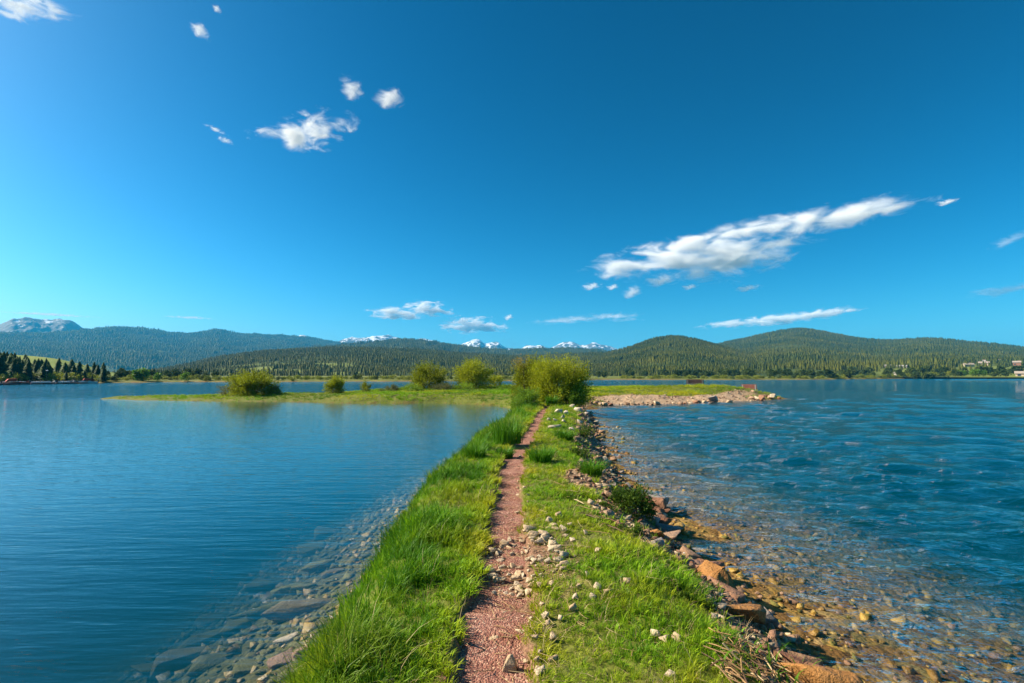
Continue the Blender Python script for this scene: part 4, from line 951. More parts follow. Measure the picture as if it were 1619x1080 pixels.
def willow(name, label, x, y, w, h, nleaf, leaf, mat, seed, dry=0.0, group=None, squash=1.0, stems=9, cat='bush', depth=None, low=0.06):
    q = np.random.default_rng(seed); z = float(ground_z(x, y)[0]) - 0.05
    root = empty(name, (x, y, z)); tag(root, label, cat, group)
    per = 13; ns = int(nleaf * 1.45) // per
    K = 70 if nleaf > 8000 else 34
    cth = q.uniform(0, 6.283, K); cph = np.arccos(q.uniform(-0.45, 1.0, K)); cr = q.uniform(0.66, 1.14, K)     # leafy boughs
    ck = q.integers(0, K, ns); th = cth[ck] + q.normal(0, .17, ns) / np.maximum(np.sin(cph[ck]), .3); ph = np.abs(cph[ck] + q.normal(0, .15, ns))
    lump = cr[ck] * (1 + 0.18 * fbm(th * 1.6 + seed, ph * 3.2, 3, seed)) + 0.06 * q.normal(size=ns)
    hole = vnoise(th * 2.1 + 5, ph * 4.0 + seed, seed + 9)
    keep = q.uniform(0, 1, ns) < np.clip(0.34 + 1.6 * (hole - 0.22), 0.15, 1); th, ph, lump = th[keep], ph[keep], lump[keep]; ns = len(th)
    rad = lump * (0.45 + 0.55 * q.uniform(0, 1, ns) ** 0.45)
    dw = (depth or w)
    zc = h * 0.42
    tip = np.stack([np.sin(ph) * np.cos(th) * w * .5 * rad, np.sin(ph) * np.sin(th) * dw * .5 * rad, zc + np.cos(ph) * (h - zc) * np.minimum(rad, 1.08)], 1)
    lowm = np.cos(ph) < 0.05; tip[lowm, 2] = zc * q.uniform(low, 1, lowm.sum())
    root_p = np.stack([tip[:, 0] * .22, tip[:, 1] * .22, np.full(ns, 0.0)], 1)
    mid = root_p * 0.4 + tip * 0.6; mid[:, 2] += 0.10 * h
    P = []; D = []
    for j in range(per):
        t = 0.42 + 0.58 * (j + q.uniform(0, 1, ns)) / per
        a = (1 - t)[:, None]; b = t[:, None]
        p = a * a * root_p + 2 * a * b * mid + b * b * tip; dr = 2 * a * (mid - root_p) + 2 * b * (tip - mid)
        P.append(p + q.normal(0, leaf * 0.55, (ns, 3))); D.append(dr / np.linalg.norm(dr, axis=1)[:, None] + q.normal(0, .55, (ns, 3)))
    P = np.vstack(P); D = np.vstack(D); P[:, 2] = np.maximum(P[:, 2], 0.03)
    tint = np.clip(dry * sstep(0.55, 1.0, P[:, 2] / h) * sstep(0.1, -0.25, P[:, 0] / w) * (0.4 + q.uniform(0, 1, len(P))) + q.uniform(0, .12, len(P)), 0, 1)
    leaf_cloud('crown', P, D, leaf * q.uniform(.7, 1.3, len(P)), mat, root, 0.42, tint)
    pick = q.choice(ns, min(stems, ns), replace=False)
    for i in pick:
        mb = MB(); pts = []
        for t in np.linspace(0, 0.85, 6):
            pts.append((1 - t) ** 2 * root_p[i] + 2 * t * (1 - t) * mid[i] + t * t * tip[i])
        r0 = 0.012 * h + 0.01; mb.tube(pts, [r0 * (1 - .75 * k / 5) for k in range(6)], 5); mb.build('stem', M_BARK, root)
    return root
def willow_px(name, label, px, wpx, top, d, nleaf, leaf, mat, seed, **kw):
    x = (px - CX) / FPX * d; q = at_dist(px, top, math.hypot(x, d)); z = float(ground_z(x, d)[0])
    return willow(name, label, x, d, wpx * d / FPX, q[2] - z, nleaf, leaf, mat, seed, **kw)
willow_px('willow_bush', 'big bright yellow green willow bush at the end of the path', 882, 112, 553, 30.5, 30000, .10, M_WILLOW, 601, depth=3.4, stems=14)
willow_px('willow_bush', 'tall yellowish willow with reddish twigs at the left of the big bush', 836, 66, 552, 32.5, 12000, .10, M_WILLOW, 602, dry=0.9)
willow_px('leafy_shrub', 'low bright green shrub in front of the tall willow left of the path end', 836, 58, 608, 28.0, 7000, .07, M_WILLOW2, 603)
willow_px('leafy_shrub', 'low green shrub at the foot of the big bush on the lake side', 905, 60, 606, 29.5, 7000, .07, M_WILLOW2, 604)
willow_px('leafy_shrub', 'small green shrub overhanging the lagoon at the causeway end', 818, 26, 622, 27.0, 2500, .06, M_WILLOW2, 605)
willow_px('willow_bush', 'large round olive willow bush alone on the left of the island', 402, 86, 581, 48.5, 21000, .13, M_WILLOW, 611, stems=14)
willow_px('leafy_shrub', 'pale grey green shrub at the left foot of the round olive bush', 362, 34, 606, 48.0, 1800, .10, M_GREYSHRUB, 612)
willow_px('leafy_shrub', 'small dark shrub at the right foot of the round olive bush', 436, 22, 606, 49.0, 1500, .10, M_GREYSHRUB, 613)
willow_px('willow_bush', 'small upright willow bush left of the island middle', 528, 37, 592, 50.5, 6000, .12, M_WILLOW, 614)
willow_px('willow_bush', 'smallest pale willow bush right of the small upright one', 578, 21, 600, 51.5, 2000, .10, M_WILLOW, 615)
willow_px('willow_bush', 'left one of the two big willow bushes in the island middle', 680, 66, 569, 56.5, 16000, .14, M_WILLOW, 616, stems=12)
willow_px('willow_bush', 'right one of the two big willow bushes in the island middle', 749, 72, 562, 57.0, 18000, .14, M_WILLOW, 617, stems=12)
willow_px('willow_bush', 'small yellowish bush behind the right one of the two big willows', 784, 26, 588, 60, 2500, .12, M_WILLOW, 618)
for k, (px, w, top, d, lab) in enumerate([(650, 44, 605, 53, 'low dull green shrub in front of the left big willow'), (700, 50, 604, 54, 'low grey green shrub between the two big willows'), (735, 60, 603, 54.5, 'long low bright green shrub in front of the right big willow'), (618, 30, 608, 52, 'small low shrub left of the two big willows'), (800, 30, 606, 50, 'low dark shrub between the right big willow and the path end')]):
    willow_px('low_shrub', lab, px, w, top, d, 2600, .10, (M_WILLOW2, M_GREYSHRUB)[k % 2], 620 + k, stems=4)
# leafy weeds of the bank
def weeds(label, px, py, wpx, hpx, n, leaf, seed, mat=M_WILLOW2, z=0.3):
    x, y, zz = ground_hit(px, py, z); return willow('weed_clump', label, x, y, wpx * y / FPX, hpx * y / FPX, n, leaf, mat, seed, stems=6, cat='weeds')
M_WEED = m_foliage('weed_leaves', [(0.035, 0.085, 0.008), (0.07, 0.14, 0.012), (0.14, 0.21, 0.02)], 0.3, ('GEOMETRY', (0.25, 0.2, 0.05)), 0.5)
weeds('bushy green weed clump hanging over the lake side bank', 1002, 812, 78, 52, 4200, .04, 701, M_WEED)
weeds('small weed clump below the bushy one at the water edge', 1003, 846, 32, 20, 700, .035, 702, M_WEED)
weeds('green weeds on the lake side bank beside the white rocks', 925, 690, 26, 26, 900, .05, 703, M_WEED)
for k, (px, py, w, h, lab) in enumerate([(955, 800, 22, 12, 'low weeds among the rubble left of the bushy weed clump'), (975, 775, 30, 18, 'weeds behind the bushy clump near the grey white pointed rock'), (1030, 872, 22, 14, 'small weeds at the grass edge above the splash'), (905, 790, 24, 12, 'low weeds at the inner edge of the rubble strip'),
        (1080, 945, 30, 16, 'weeds growing between the dark slab and the grass'), (1118, 960, 26, 20, 'weeds growing beside the grey brown block'), (985, 838, 26, 13, 'low weeds in the middle of the rubble strip'), (1060, 925, 24, 16, 'yellowish weeds beside the rusty boulder')]):
    weeds(lab, px, py, w, h, 420, .03, 720 + k, M_WEED)
weeds('low weeds at the lake edge right of the wide tussock', 915, 722, 34, 20, 1100, .045, 704, M_WEED)

# ------------------------------------------------------------------ dead reeds, straw, twigs
def straw_litter():
    src = []
    for k in range(4):
        q_ = random.Random(90 + k); mb = MB(); b = q_.uniform(-.12, .12)
        mb.tube([(-.5, 0, 0), (-.1, b, .02), (.25, b * .6, .0), (.5, -b * .3, .01)], [.016, .018, .016, .009], 4); me = mb.mesh('straw'); me.materials.append(M_STRAW); src.append(me)
    coll = source_collection('straw', src)
    n = 1500; u = rng.uniform(0, 1, n); y = 2.3 * (12 / 2.3) ** u; x = path_x(y) + rng.normal(0.22, 0.30, n); s = signed_dist(np.stack([x, y], 1))
    near = np.exp(-(((x - 0.2) / 0.5) ** 2 + ((y - 5.0) / 1.3) ** 2)); side = x - path_x(y)
    k = (s > 0.25) & (side > -path_w(y) * .5) & (rng.uniform(0, 1, n) < 0.30 + near); x, y = x[k], y[k]
    # and over the rubble strip
    m2 = 1400; y2 = rng.uniform(3.2, 12, m2); x2 = rng.uniform(0.8, 2.6, m2); s2 = signed_dist(np.stack([x2, y2], 1)); k2 = (s2 > 0.02) & (s2 < 1.9) & (rubble_mask(x2, y2, s2) > .3)
    x = np.concatenate([x, x2[k2]]); y = np.concatenate([y, y2[k2]]); m = len(x)
    L = rng.uniform(.04, .15, m); z = ground_z(x, y) + rng.uniform(.006, .03, m)
    rot = rng.normal(0, .22, (m, 3)); rot[:, 2] = rng.uniform(0, 6.28, m); sc = np.stack([L, L * .9, L * .9], 1)
    tag(scatter('straw_litter', np.stack([x, y, z], 1), rot, sc, rng.integers(0, 4, m), rng.uniform(0, 1, m), coll), 'dry straw bits littering the path edge and the stony bank', 'straw')
straw_litter()
q = random.Random(31)
pile = empty('dead_reed_pile', (*on_z(1215, 1050, 0.2)[:2], 0.12)); tag(pile, 'pile of dead brown reed stalks on the bank at the bottom right', 'reeds')
M_REED = [m_plain('dead_reed_%d' % i, c, 0.7, 0.3, 12) for i, c in enumerate([(0.34, 0.20, 0.08), (0.20, 0.11, 0.045), (0.50, 0.36, 0.20), (0.11, 0.06, 0.03)])]
for k in range(190):
    px = q.uniform(1135, 1305); py = 1022 + (px - 1140) * 0.36 + q.uniform(-8, 70); gx, gy, gz = ground_hit(px, py, .2)
    p = Vector((gx, gy, max(gz, 0.0) + q.uniform(.01, .08))) - pile.location; L = q.uniform(.06, .24); a = R(-55 + q.gauss(0, 38)); d = Vector((math.cos(a), math.sin(a), q.gauss(-.15, .25)))
    mb = MB(); r = q.uniform(.003, .0065); mb.tube([p - d * L / 2, p + Vector((q.gauss(0, .012), q.gauss(0, .012), q.uniform(-.015, .02))), p + d * L / 2], [r, r * .9, r * .6], 5)
    mb.build('stalk', M_REED[q.choice([0, 0, 1, 1, 1, 2, 3, 3])], pile)
gr = empty('green_reed', (*on_z(1215, 1040, 0.2)[:2], 0.1)); tag(gr, 'clump of fresh green reed blades growing through the dead stalks', 'reeds')
M_BLADE = m_foliage('reed_blade', [(0.08, 0.19, 0.01), (0.15, 0.28, 0.02)], 0.4)
for k in range(46):
    px = q.uniform(1135, 1310); py = 1020 + (px - 1135) * 0.38 + q.uniform(-12, 40); gx, gy, gz = ground_hit(px, py, .2)
    p = Vector((gx, gy, max(gz, 0.0) + .01)) - gr.location; L = q.uniform(.10, .24); a = q.uniform(0, 6.28); w = q.uniform(.005, .010); V = []; F = []
    for j in range(6):
        t = j / 5; c = p + Vector((math.cos(a) * L * .55 * t * t, math.sin(a) * L * .55 * t * t, L * (t - .35 * t ** 3))); sx = Vector((-math.sin(a), math.cos(a), 0)) * w * (1 - t ** 2) 
        V += [c - sx, c + sx]
    F = [(2 * j, 2 * j + 1, 2 * j + 3, 2 * j + 2) for j in range(5)]
    mb = MB(); mb.add(V, F); mb.build('blade', M_BLADE, gr)
def twig(label, px, py, Lpx, ang, rad, mat, group=None, z=None, kink=.05):
    x, y, zz = ground_hit(px, py); L = px_m(Lpx, y); a = R(ang); mb = MB(); pts = []
    for j in range(5):
        t = j / 4 - .5; xx = x + math.cos(a) * L * t; yy = y + math.sin(a) * L * t; o = kink * L * math.sin(3.1 * (t + .5)) * q.uniform(.3, 1)
        pts.append((xx - math.sin(a) * o - x, yy + math.cos(a) * o - y, float(ground_z(xx, yy)[0]) + 0.028 + rad + abs(o) * .2 - zz))
    mb.tube(pts, [rad, rad, rad * .95, rad * .8, rad * .5], 5)
    return tag(mb.build('twig', mat, loc=(x, y, zz)), label, 'twig', group)
for px, py, L, ang in [(832, 922, 52, -12), (905, 868, 58, -15), (795, 946, 26, -40), (815, 952, 40, -8), (800, 962, 22, -60), (838, 978, 46, -30), (790, 998, 20, -30), (806, 832, 24, 60), (822, 838, 40, 35), (790, 792, 26, -30), (800, 783, 30, -25), (835, 848, 30, 0), (945, 846, 40, -30), (1001, 1040, 30, 70), (890, 950, 24, 50)]:
    twig('pale dry straw stalk lying across the path and stones', px, py, L, ang, 0.0035, M_REED[2 if ang % 2 else 0], 'straw stalks on the path')
for k in range(26):
    px = q.uniform(885, 985); py = 752 + (px - 885) * 0.75 + q.uniform(-10, 34)
    twig('grey brown driftwood twig on the rubble of the lake side bank', px, py, q.uniform(14, 34), q.uniform(-75, 10), q.uniform(.004, .009), M_REED[q.choice([0, 1, 2, 3])], 'driftwood twigs of the lake side bank')

# splash
def foam():
    c = on_z(1052, 874, 0.1); n = 420; V = []; F = []; nn = 0; qq = np.random.default_rng(4)
    for k in range(n):
        t = qq.uniform(-1, 1); p = np.array([c[0] + t * .20 + qq.normal(0, .02), c[1] - t * .16 + qq.normal(0, .06), 0.055 + abs(qq.normal(0, .022)) + (0.05 if qq.random() < .12 else 0)])
        r = qq.uniform(.002, .009) * (1 if qq.random() < .8 else 1.6); L = ICO1_V * np.array([r * qq.uniform(1, 2.4), r * qq.uniform(1, 2), r * .7]); V.append(L + p); F.append(ICO1_F + nn); nn += len(L)
    t = NT(new_mat('foam')); t.surf(t.bsdf((0.85, 0.88, 0.9), 0.25, None, 0.5))
    tag(link('splash_foam', mesh_np('splash_foam', np.vstack(V), np.vstack(F), True), t.m), 'white foam of a wave splashing over the flat rock', 'foam', kind='stuff')
foam()

# ------------------------------------------------------------------ benches
M_WOOD = m_plain('red_brown_wood', (0.26, 0.085, 0.055), 0.6, 0.25, 6)
M_CONC = m_plain('pale_metal_leg', (0.45, 0.43, 0.40), 0.6, 0.1, 6)
def bench(label, px, d, rz, L=1.8):
    x = (px - CX) / FPX * d; z = float(ground_z(x, d)[0]) + 0.12
    b = empty('park_bench', (x, d, z), rz); tag(b, label, 'bench', 'benches on the island')
    for s in (-1, 1):
        mb = MB(); mb.box((s * L * .42, 0, .21), (.07, .42, .42)); mb.box((s * L * .42, -.21, .66), (.06, .07, .52), 0, 0.16); mb.build('leg', M_CONC, b)
    for k in range(3): mb = MB(); mb.box((0, -.14 + k * .16, .445), (L, .14, .045)); mb.build('seat_slat', M_WOOD, b)
    for k in range(3): mb = MB(); mb.box((0, -.185 - k * .026, .58 + k * .155), (L, .04, .135), 0, 0.16); mb.build('back_slat', M_WOOD, b)
bench('left one of the two red brown wooden benches on the island', 1098, 57.0, -0.35)
bench('right one of the two red brown wooden benches, nearer the island tip', 1184, 54.0, -0.75, 1.5)

# ------------------------------------------------------------------ far shore: trees, shrubs
M_CONNEAR = m_foliage('conifer_needles_near', [(0.022, 0.050, 0.016), (0.040, 0.078, 0.022), (0.075, 0.115, 0.028)], 0.15, None, 0.7)
M_PINE = m_foliage('pine_needles', [(0.032, 0.058, 0.014), (0.055, 0.088, 0.018), (0.10, 0.13, 0.028)], 0.18, None, 0.7)
M_DECID = m_foliage('fresh_green_leaves', [(0.07, 0.16, 0.012), (0.12, 0.24, 0.02), (0.18, 0.30, 0.03)], 0.35, None, 0.5)
M_SHORE = m_foliage('shore_willow_leaves', [(0.14, 0.18, 0.018), (0.23, 0.27, 0.03), (0.34, 0.35, 0.05)], 0.3, None, 0.55)
def proto_conifer(seed, h):
    V, F = conifer_mesh(seed, 13, 9, h, 0.20, 0.5); V = V * np.array([h, h, 1.0])
    c = mesh_np('crown', V, F); c.materials.append(M_CONNEAR)
    mb = MB(); mb.tube([(0, 0, 0), (0, 0, h * .5), (0, 0, h * .97)], [h * .018, h * .012, h * .003], 6); t = mb.mesh('trunk'); t.materials.append(M_BARK); return c, t
def proto_round(seed, h, w, n, leaf, mat, trunk=0.25):
    q = np.random.default_rng(seed); L = 9
    cs = q.normal(0, .5, (L, 3)); cs = np.clip(cs, -1, 1) * np.array([w * .32, w * .32, (h * (1 - trunk)) * .30]) + np.array([0, 0, h * (trunk + (1 - trunk) * .5)])
    rs = q.uniform(.22, .36, L) * min(w, h); k = q.integers(0, L, n); u = q.normal(size=(n, 3)); u /= np.linalg.norm(u, axis=1)[:, None]
    P = cs[k] + u * (rs[k] * q.uniform(.55, 1.05, n))[:, None] * np.array([1, 1, .8]); P[:, 2] = np.clip(P[:, 2], 0.02 * h, h * 1.05)
    D = u + q.normal(0, .7, (n, 3)); D /= np.linalg.norm(D, axis=1)[:, None]
    S = np.cross(D, q.normal(size=(n, 3))); S /= np.linalg.norm(S, axis=1)[:, None]; sz = leaf * q.uniform(.7, 1.3, (n, 1))
    V = np.stack([P, P + D * sz * .45 + S * sz * .3, P + D * sz, P + D * sz * .45 - S * sz * .3], 1).reshape(-1, 3)
    c = mesh_np('crown', V, np.arange(4 * n).reshape(-1, 4)); c.materials.append(mat)
    mb = MB(); mb.tube([(0, 0, -.1), (0.03 * h, 0, h * .35), (0, 0, h * .75)], [h * .025, h * .018, h * .006], 6); t = mb.mesh('trunk'); t.materials.append(M_BARK); return c, t
P_CON = [proto_conifer(400 + k, 1.0) for k in range(4)]
P_PINE = [proto_round(410 + k, 1.0, .8, 420, .16, M_PINE, .18) for k in range(3)]
P_DEC = [proto_round(420 + k, 1.0, .9, 420, .15, M_DECID, .1) for k in range(2)]
P_SHR = [proto_round(430 + k, 1.0, 1.9, 520, .15, M_SHORE, 0.0) for k in range(4)]
P_SHRD = [proto_round(440 + k, 1.0, 1.7, 420, .15, M_PINE, 0.0) for k in range(2)]
def far_z(x, y):
    r = math.hypot(x, y); az = math.atan2(x, y); z = float(ground_z(x, y)[0])
    for h in (hill_F, hill_A, hill_C, hill_B):
        if h.a[0] < az < h.a[-1] and r > h.r0: z = max(z, float(h.height(np.array([r]), np.array([az]))[0]))
    return z
tr = random.Random(17)
def mark0(px, marks):
    return next(txt for lim, txt in marks if px < lim)
GROVE = [(15, 'at the left edge'), (40, 'behind the red and white boat'), (70, 'left of the lamp post'), (92, 'right of the lamp post'), (125, 'where the grove thins out'), (9999, 'behind the right end of the dock')]
LINE1 = [(1080, 'left of the left bench'), (1140, 'behind the left bench'), (1250, 'behind the island tip'), (9999, 'right of the island tip')]
LINE2 = [(1400, 'left of the white houses'), (1450, 'in front of the white houses'), (1515, 'left of the village'), (1580, 'in front of the village'), (9999, 'at the right edge')]
def size_word(h): return 'tall' if h > 1.08 else 'small' if h < 0.85 else 'middling'
def tree(name, label, cat, group, proto, px, d, h, wid=1.0):
    az = az_of(px); x, y = d * math.sin(az), d * math.cos(az); c, t = tr.choice(proto)
    e = empty(name, (x, y, far_z(x, y) - .1), tr.uniform(0, 6.28)); e.scale = (h * wid, h * wid, h); tag(e, label, cat, group)
    for nm, me in (('crown', c), ('trunk', t)): link(nm, me, None, e)
def m_at(px_h, d): return px_h * d / FPX
for k in range(118):
    px = tr.uniform(-20, 92) if k < 92 else tr.uniform(92, 170); d = tr.uniform(185, 255)
    hp = (31 - max(px, 0) * 0.11 + tr.uniform(-11, 2)) if px < 92 else tr.uniform(11, 24)
    tree('conifer_tree', '%s dark conifer of the left shore grove, %s' % ('tall' if hp > 30 else 'middling' if hp > 20 else 'small', mark0(px, GROVE)), 'conifer', 'conifers of the left shore grove', P_CON, px, d, m_at(hp, d), tr.uniform(1.2, 1.9))
for k in range(26):
    px = tr.uniform(165, 345); d = tr.uniform(215, 300); tree('pine_tree', 'small dark pine in the broken row right of the left shore grove', 'tree', 'pines right of the left shore grove', P_PINE, px, d, m_at(tr.uniform(6, 14), d), tr.uniform(.8, 1.2))
for px, hp, lab in [(216, 15, 'bright green leafy tree on the left shore, left of the pair'), (227, 17, 'bright green leafy tree on the left shore, right of the pair'), (250, 11, 'low bright green tree right of the pair on the left shore'), (293, 13, 'slim bright green tree behind the left shore, nearest the round olive bush'), (3, 12, 'bright green small tree at the left edge of the far shore')]:
    tree('leafy_tree', lab, 'tree', None, P_DEC, px, 200, m_at(hp, 200), 1.0)
for px, hp in [(946, 12), (956, 11)]:
    tree('pine_tree', 'left one of two dark pines standing on the shore right of the big bush' if px < 950 else 'right one of two dark pines standing on the shore right of the big bush', 'tree', None, P_PINE, px, 275, m_at(hp, 275), .8)
for k in range(64):
    px = tr.uniform(992, 1345); d = tr.uniform(330, 420); tree('pine_tree', 'dark round pine in the tree line below the rounded hill, ' + mark0(px, LINE1), 'tree', 'pines of the right tree line', P_PINE, px, d, m_at(tr.uniform(8, 13), d), tr.uniform(.8, 1.3))
for k in range(70):
    px = tr.uniform(1345, 1660); d = tr.uniform(400, 520); tree('pine_tree', 'small green pine on the flat right shore, ' + mark0(px, LINE2), 'tree', 'pines below the houses', P_PINE, px, d, m_at(tr.uniform(6, 12), d), tr.uniform(.8, 1.3))
for px in (1517, 1524, 1539, 1546, 1556): tree('leafy_tree', 'bright green leafy tree on the shore below the houses', 'tree', 'bright green trees below the houses', P_DEC, px, 450, m_at(tr.uniform(7, 10), 450), 1.0)
def mark(px, marks):
    for lim, txt in marks:
        if px < lim: return txt
    return marks[-1][1]
LEFT_MARKS = [(40, 'behind the left end of the dock'), (90, 'behind the lamp post'), (165, 'behind the right end of the dock'), (345, 'left of the round olive bush'), (460, 'behind the round olive bush'), (620, 'behind the small upright willow'), (800, 'behind the two big island willows'), (9999, 'behind the path end bush')]
RIGHT_MARKS = [(1070, 'right of the big bush'), (1140, 'behind the left bench'), (1250, 'behind the island tip'), (1400, 'below the tall right hill'), (1500, 'below the white houses'), (9999, 'below the hillside village')]
def shrub(px, off, hp, proto, label, group):
    az = az_of(px, 600); d = float(shore_r(np.array([az]))[0]) + off
    x, y = d * math.sin(az), d * math.cos(az); c, t = tr.choice(proto); h = m_at(hp, d)
    o = link('shore_shrub', c, None, None, (x, y, far_z(x, y) - .1)); o.scale = (h * tr.uniform(.9, 1.4),) * 2 + (h,); o.rotation_euler = (0, 0, tr.uniform(0, 6.28)); tag(o, label, 'shrub', group)
def shr(px, p, marks, side):
    if tr.random() < p: return P_SHR, 'yellow green willow shrub on the %s far shore, %s' % (side, mark(px, marks))
    return P_SHRD, 'dark green shrub on the %s far shore, %s' % (side, mark(px, marks))
for k in range(150):
    px = -30 + k * 6.4 + tr.uniform(-3, 3); shrub(px, tr.uniform(2, 22), tr.uniform(4.5, 9) if px > 160 else tr.uniform(7, 12), *shr(px, .85, LEFT_MARKS, 'left'), 'shrubs along the left far shore')
for k in range(120):
    px = 985 + k * 5.6 + tr.uniform(-3, 3); shrub(px, tr.uniform(2, 14), tr.uniform(3.5, 6.5), *shr(px, .75, RIGHT_MARKS, 'right'), 'shrubs along the right far shore')

# ------------------------------------------------------------------ dock, boats, lamp
def shore_pt(px, off): az = az_of(px, 606); d = float(np.interp(az, FS_AZ, FS_R)) + off; return d * math.sin(az), d * math.cos(az), az
M_DOCK = m_plain('weathered_dock_planks', (0.16, 0.14, 0.13), 0.85, 0.25, 3)
M_HULLW = m_plain('white_hull', (0.75, 0.74, 0.72), 0.3, 0.05, 2, spec=0.5); M_HULLR = m_plain('red_hull', (0.50, 0.07, 0.03), 0.35, 0.1, 2, spec=0.5)
M_DARK = m_plain('dark_motor', (0.03, 0.03, 0.035), 0.4, 0.1, 3); M_GLASS = m_plain('smoked_windscreen', (0.10, 0.13, 0.15), 0.1, 0.05, 3, spec=0.6); M_CANVASR = m_plain('red_canvas', (0.45, 0.06, 0.03), 0.8, 0.15, 3); M_GREYB = m_plain('grey_hull', (0.38, 0.39, 0.40), 0.4, 0.1, 2)
x0, y0, _ = shore_pt(-14, -10); x1, y1, _ = shore_pt(146, -8)
dock = empty('floating_dock', ((x0 + x1) / 2, (y0 + y1) / 2, 0)); tag(dock, 'long low dark floating dock in front of the boats on the left shore', 'dock')
dl = math.hypot(x1 - x0, y1 - y0); da = math.atan2(y1 - y0, x1 - x0); dock.rotation_euler = (0, 0, da)
for k in range(int(dl / 2.4)):
    mb = MB(); mb.box((-dl / 2 + 1.2 + k * 2.4, 0, .32), (2.36, 1.5, .12)); mb.build('deck_panel', M_DOCK, dock)
    if k % 2 == 0: mb = MB(); mb.box((-dl / 2 + 1.2 + k * 2.4, 0, .1), (1.4, 1.2, .36)); mb.build('float', M_DARK, dock)
def boat(label, px, off, L, hull, canvas=None, rz=0.0, wind=True):
    x, y, az = shore_pt(px, off); b = empty('motor_boat', (x, y, 0.0), -az + rz); tag(b, label, 'boat', 'boats at the left shore dock')
    n = 9; V = []; F = []
    for i in range(n):
        t = i / (n - 1); w = L * .17 * (1 - max(0, (t - .45) / .55) ** 2.2) + .01; xx = (t - .5) * L; sh = .55 + .25 * t ** 2
        V += [(xx, -w, sh), (xx, -w * .8, .05 + .2 * t ** 3), (xx, 0, -.12 + .35 * t ** 3), (xx, w * .8, .05 + .2 * t ** 3), (xx, w, sh)]
    for i in range(n - 1):
        for j in range(4): F.append((i * 5 + j, i * 5 + j + 1, (i + 1) * 5 + j + 1, (i + 1) * 5 + j))
    F.append((4, 3, 2, 1, 0)); mb = MB(); mb.add(V, F); mb.build('hull', hull, b)
    mb = MB(); mb.box((L * .18, 0, .66), (L * .36, L * .26, .10)); mb.build('foredeck', M_HULLW, b)
    if wind: mb = MB(); mb.add([(L * .06, -L * .13, .7), (L * .06, L * .13, .7), (-.02 * L, L * .13, 1.15), (-.02 * L, -L * .13, 1.15), (L * .09, -L * .13, .7), (L * .09, L * .13, .7), (0.0, L * .13, 1.15), (0, -L * .13, 1.15)], [(0, 1, 2, 3), (4, 7, 6, 5), (0, 4, 5, 1), (3, 2, 6, 7), (0, 3, 7, 4), (1, 5, 6, 2)]); mb.build('windscreen', M_GLASS, b)
    mb = MB(); mb.box((-L * .2, 0, .5), (L * .1, L * .24, .42)); mb.build('seat', M_HULLW, b)
    mb = MB(); mb.box((-L * .53, 0, .7), (.32, .36, .5)); mb.box((-L * .53, 0, .2), (.14, .12, .7)); mb.build('outboard_motor', M_DARK, b)
    if canvas:
        mb = MB(); mb.add([(-L * .4, -L * .15, .75), (-L * .4, L * .15, .75), (-L * .3, L * .14, 1.35), (-L * .3, -L * .14, 1.35), (0, L * .14, 1.45), (0, -L * .14, 1.45), (.05 * L, L * .14, .9), (.05 * L, -L * .14, .9)], [(0, 1, 2, 3), (3, 2, 4, 5), (5, 4, 6, 7), (0, 3, 5, 7), (1, 6, 4, 2), (0, 7, 6, 1)]); mb.build('canvas_top', canvas, b)
boat('white motor boat at the left end of the dock', 14, -6, 4.2, M_HULLW, None, 0.1)
boat('red and white boat with a red cover at the left end of the dock', 25, -7, 4.6, M_HULLR, M_CANVASR, 0.15)
boat('grey boat moored left of the lamp post', 46, -6, 5.0, M_GREYB, None, 0.0)
boat('small white boat moored just left of the lamp post', 64, -7, 4.0, M_HULLW, None, 0.4, False)
boat('small grey boat moored right of the lamp post', 84, -6, 4.2, M_GREYB, None, 0.2)
boat('small white open boat in the middle right of the dock', 101, -7, 3.6, M_HULLW, None, 0.8, False)
boat('dark boat left of the white boat with the red cover', 115, -6, 4.0, M_DARK, None, 0.3)
boat('large white boat with a red cover at the right end of the dock', 133, -6.5, 5.4, M_HULLW, M_CANVASR, 3.2)
x, y, _ = shore_pt(73, 2); lamp = empty('lamp_post', (x, y, .2)); tag(lamp, 'thin tall lamp post with a white head behind the boats', 'lamp post')
mb = MB(); mb.tube([(0, 0, 0), (0, 0, 3.2)], [.05, .035], 6); mb.build('pole', M_DARK, lamp); mb = MB(); mb.tube([(-.25, 0, 3.2), (.3, 0, 3.25)], [.10, .13], 8); mb.build('lamp_head', M_HULLW, lamp)

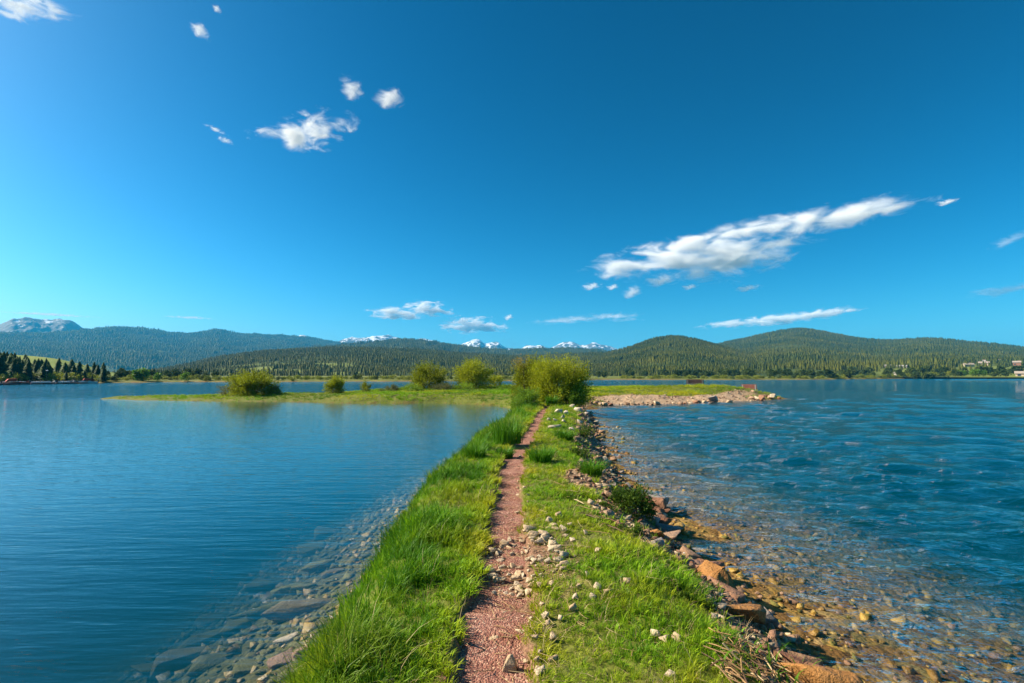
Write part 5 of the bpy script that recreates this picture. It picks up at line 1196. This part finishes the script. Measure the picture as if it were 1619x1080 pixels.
# ------------------------------------------------------------------ houses on the right slope
M_WALLS = [m_plain('house_wall_%d' % i, c, 0.8, 0.08, 2) for i, c in enumerate([(0.34, 0.31, 0.26), (0.34, 0.30, 0.20), (0.55, 0.42, 0.30), (0.30, 0.15, 0.09)])]
M_ROOFS = [m_plain('house_roof_%d' % i, c, 0.8, 0.12, 2) for i, c in enumerate([(0.36, 0.30, 0.25), (0.30, 0.25, 0.19), (0.30, 0.28, 0.26)])]
M_WIN = m_plain('window_glass', (0.05, 0.06, 0.08), 0.1, 0.05, 2, spec=0.6)
def house(label, px, py, w, dp, h, wall, roof, rz):
    az = az_of(px, py); el = None; rr = np.linspace(430, 1500, 800); z = np.array(hill_B.height(rr, np.full(800, az))); gz = ground_z(rr * math.sin(az), rr * math.cos(az)); z = np.maximum(z, gz)
    tgt = np.array([at_dist(px, py, r)[2] for r in rr]); k = np.argmax(z >= tgt) if (z >= tgt).any() else 0; r = rr[k]
    b = empty('house', (r * math.sin(az), r * math.cos(az), z[k] - .4), -az + rz); tag(b, label, 'house', 'houses on the right shore')
    mb = MB(); mb.box((0, 0, h / 2), (w, dp, h)); mb.add([(-w / 2, -dp / 2, h), (-w / 2, dp / 2, h), (-w / 2, 0, h + dp * .28), (w / 2, -dp / 2, h), (w / 2, dp / 2, h), (w / 2, 0, h + dp * .28)], [(0, 2, 1), (3, 4, 5)]); mb.build('wall', wall, b)
    o = .5; mb = MB(); e = h - .15; t = h + dp * .28 + .12
    for s in (-1, 1): mb.add([(-w / 2 - o, s * (dp / 2 + o), e), (w / 2 + o, s * (dp / 2 + o), e), (w / 2 + o, 0, t), (-w / 2 - o, 0, t), (-w / 2 - o, s * (dp / 2 + o), e + .25), (w / 2 + o, s * (dp / 2 + o), e + .25), (w / 2 + o, 0, t + .25), (-w / 2 - o, 0, t + .25)], [(0, 1, 2, 3), (4, 5, 6, 7), (0, 1, 5, 4), (1, 2, 6, 5), (2, 3, 7, 6), (3, 0, 4, 7)])
    rf = mb.build('roof', roof, b); mb = MB(); mb.box((w * .25, dp * .1, t), (.9, .7, 1.8)); mb.build('chimney', M_WALLS[3], rf)
    for k in range(max(2, int(w / 3.2))):
        if k == 1: mb = MB(); mb.box((-w / 2 + 1.7 + k * 3.2, -dp / 2 - .03, 1.05), (1.0, .12, 2.1)); mb.build('door', M_WALLS[3], b)
        else: mb = MB(); mb.box((-w / 2 + 1.7 + k * 3.2, -dp / 2 - .03, h * .55), (1.5, .1, 1.3)); mb.build('window', M_WIN, b)
house('left one of the two white houses at the forest edge', 1404, 581, 6.1, 4.1, 2.2, M_WALLS[0], M_ROOFS[2], 0.2)
house('right one of the two white houses at the forest edge', 1426, 582, 8.8, 4.1, 2.2, M_WALLS[0], M_ROOFS[2], -0.1)
house('small white hut alone on the green shore meadow', 1421, 595, 4.5, 3.2, 2.2, M_WALLS[0], M_ROOFS[2], 0.5)
house('brown house at the left end of the hillside village', 1531, 580, 8.8, 5.4, 2.7, M_WALLS[1], M_ROOFS[1], 0.4)
house('tan house in the middle of the hillside village', 1556, 578, 9.5, 5.4, 3.4, M_WALLS[2], M_ROOFS[0], 0.0)
house('pale roofed house uppermost in the hillside village', 1553, 574, 7.5, 4.8, 2.7, M_WALLS[2], M_ROOFS[2], -0.3)
house('tan house right of the village middle on the green slope', 1577, 573, 7.5, 4.8, 2.7, M_WALLS[1], M_ROOFS[0], 0.3)
house('tall red brown house at the right edge of the village', 1608, 579, 6.8, 5.4, 4.8, M_WALLS[3], M_ROOFS[0], 0.0)
house('low pale house by the water at the right edge', 1616, 595, 6.0, 4.0, 2.2, M_WALLS[2], M_ROOFS[0], 0.0)

# ------------------------------------------------------------------ haze
def make_haze():
    mb = MB(); mb.box((0, 1000, 345), (21000, 21000, 720))
    t = NT(new_mat('haze_air'))
    pv = t.n('ShaderNodeVolumePrincipled', {'Color': (0.04, 0.52, 1.0, 1), 'Density': 0.95e-4, 'Anisotropy': 0.0})
    t.vol(pv)
    o = mb.build('haze', t.m); tag(o, kind='stuff')
make_haze()
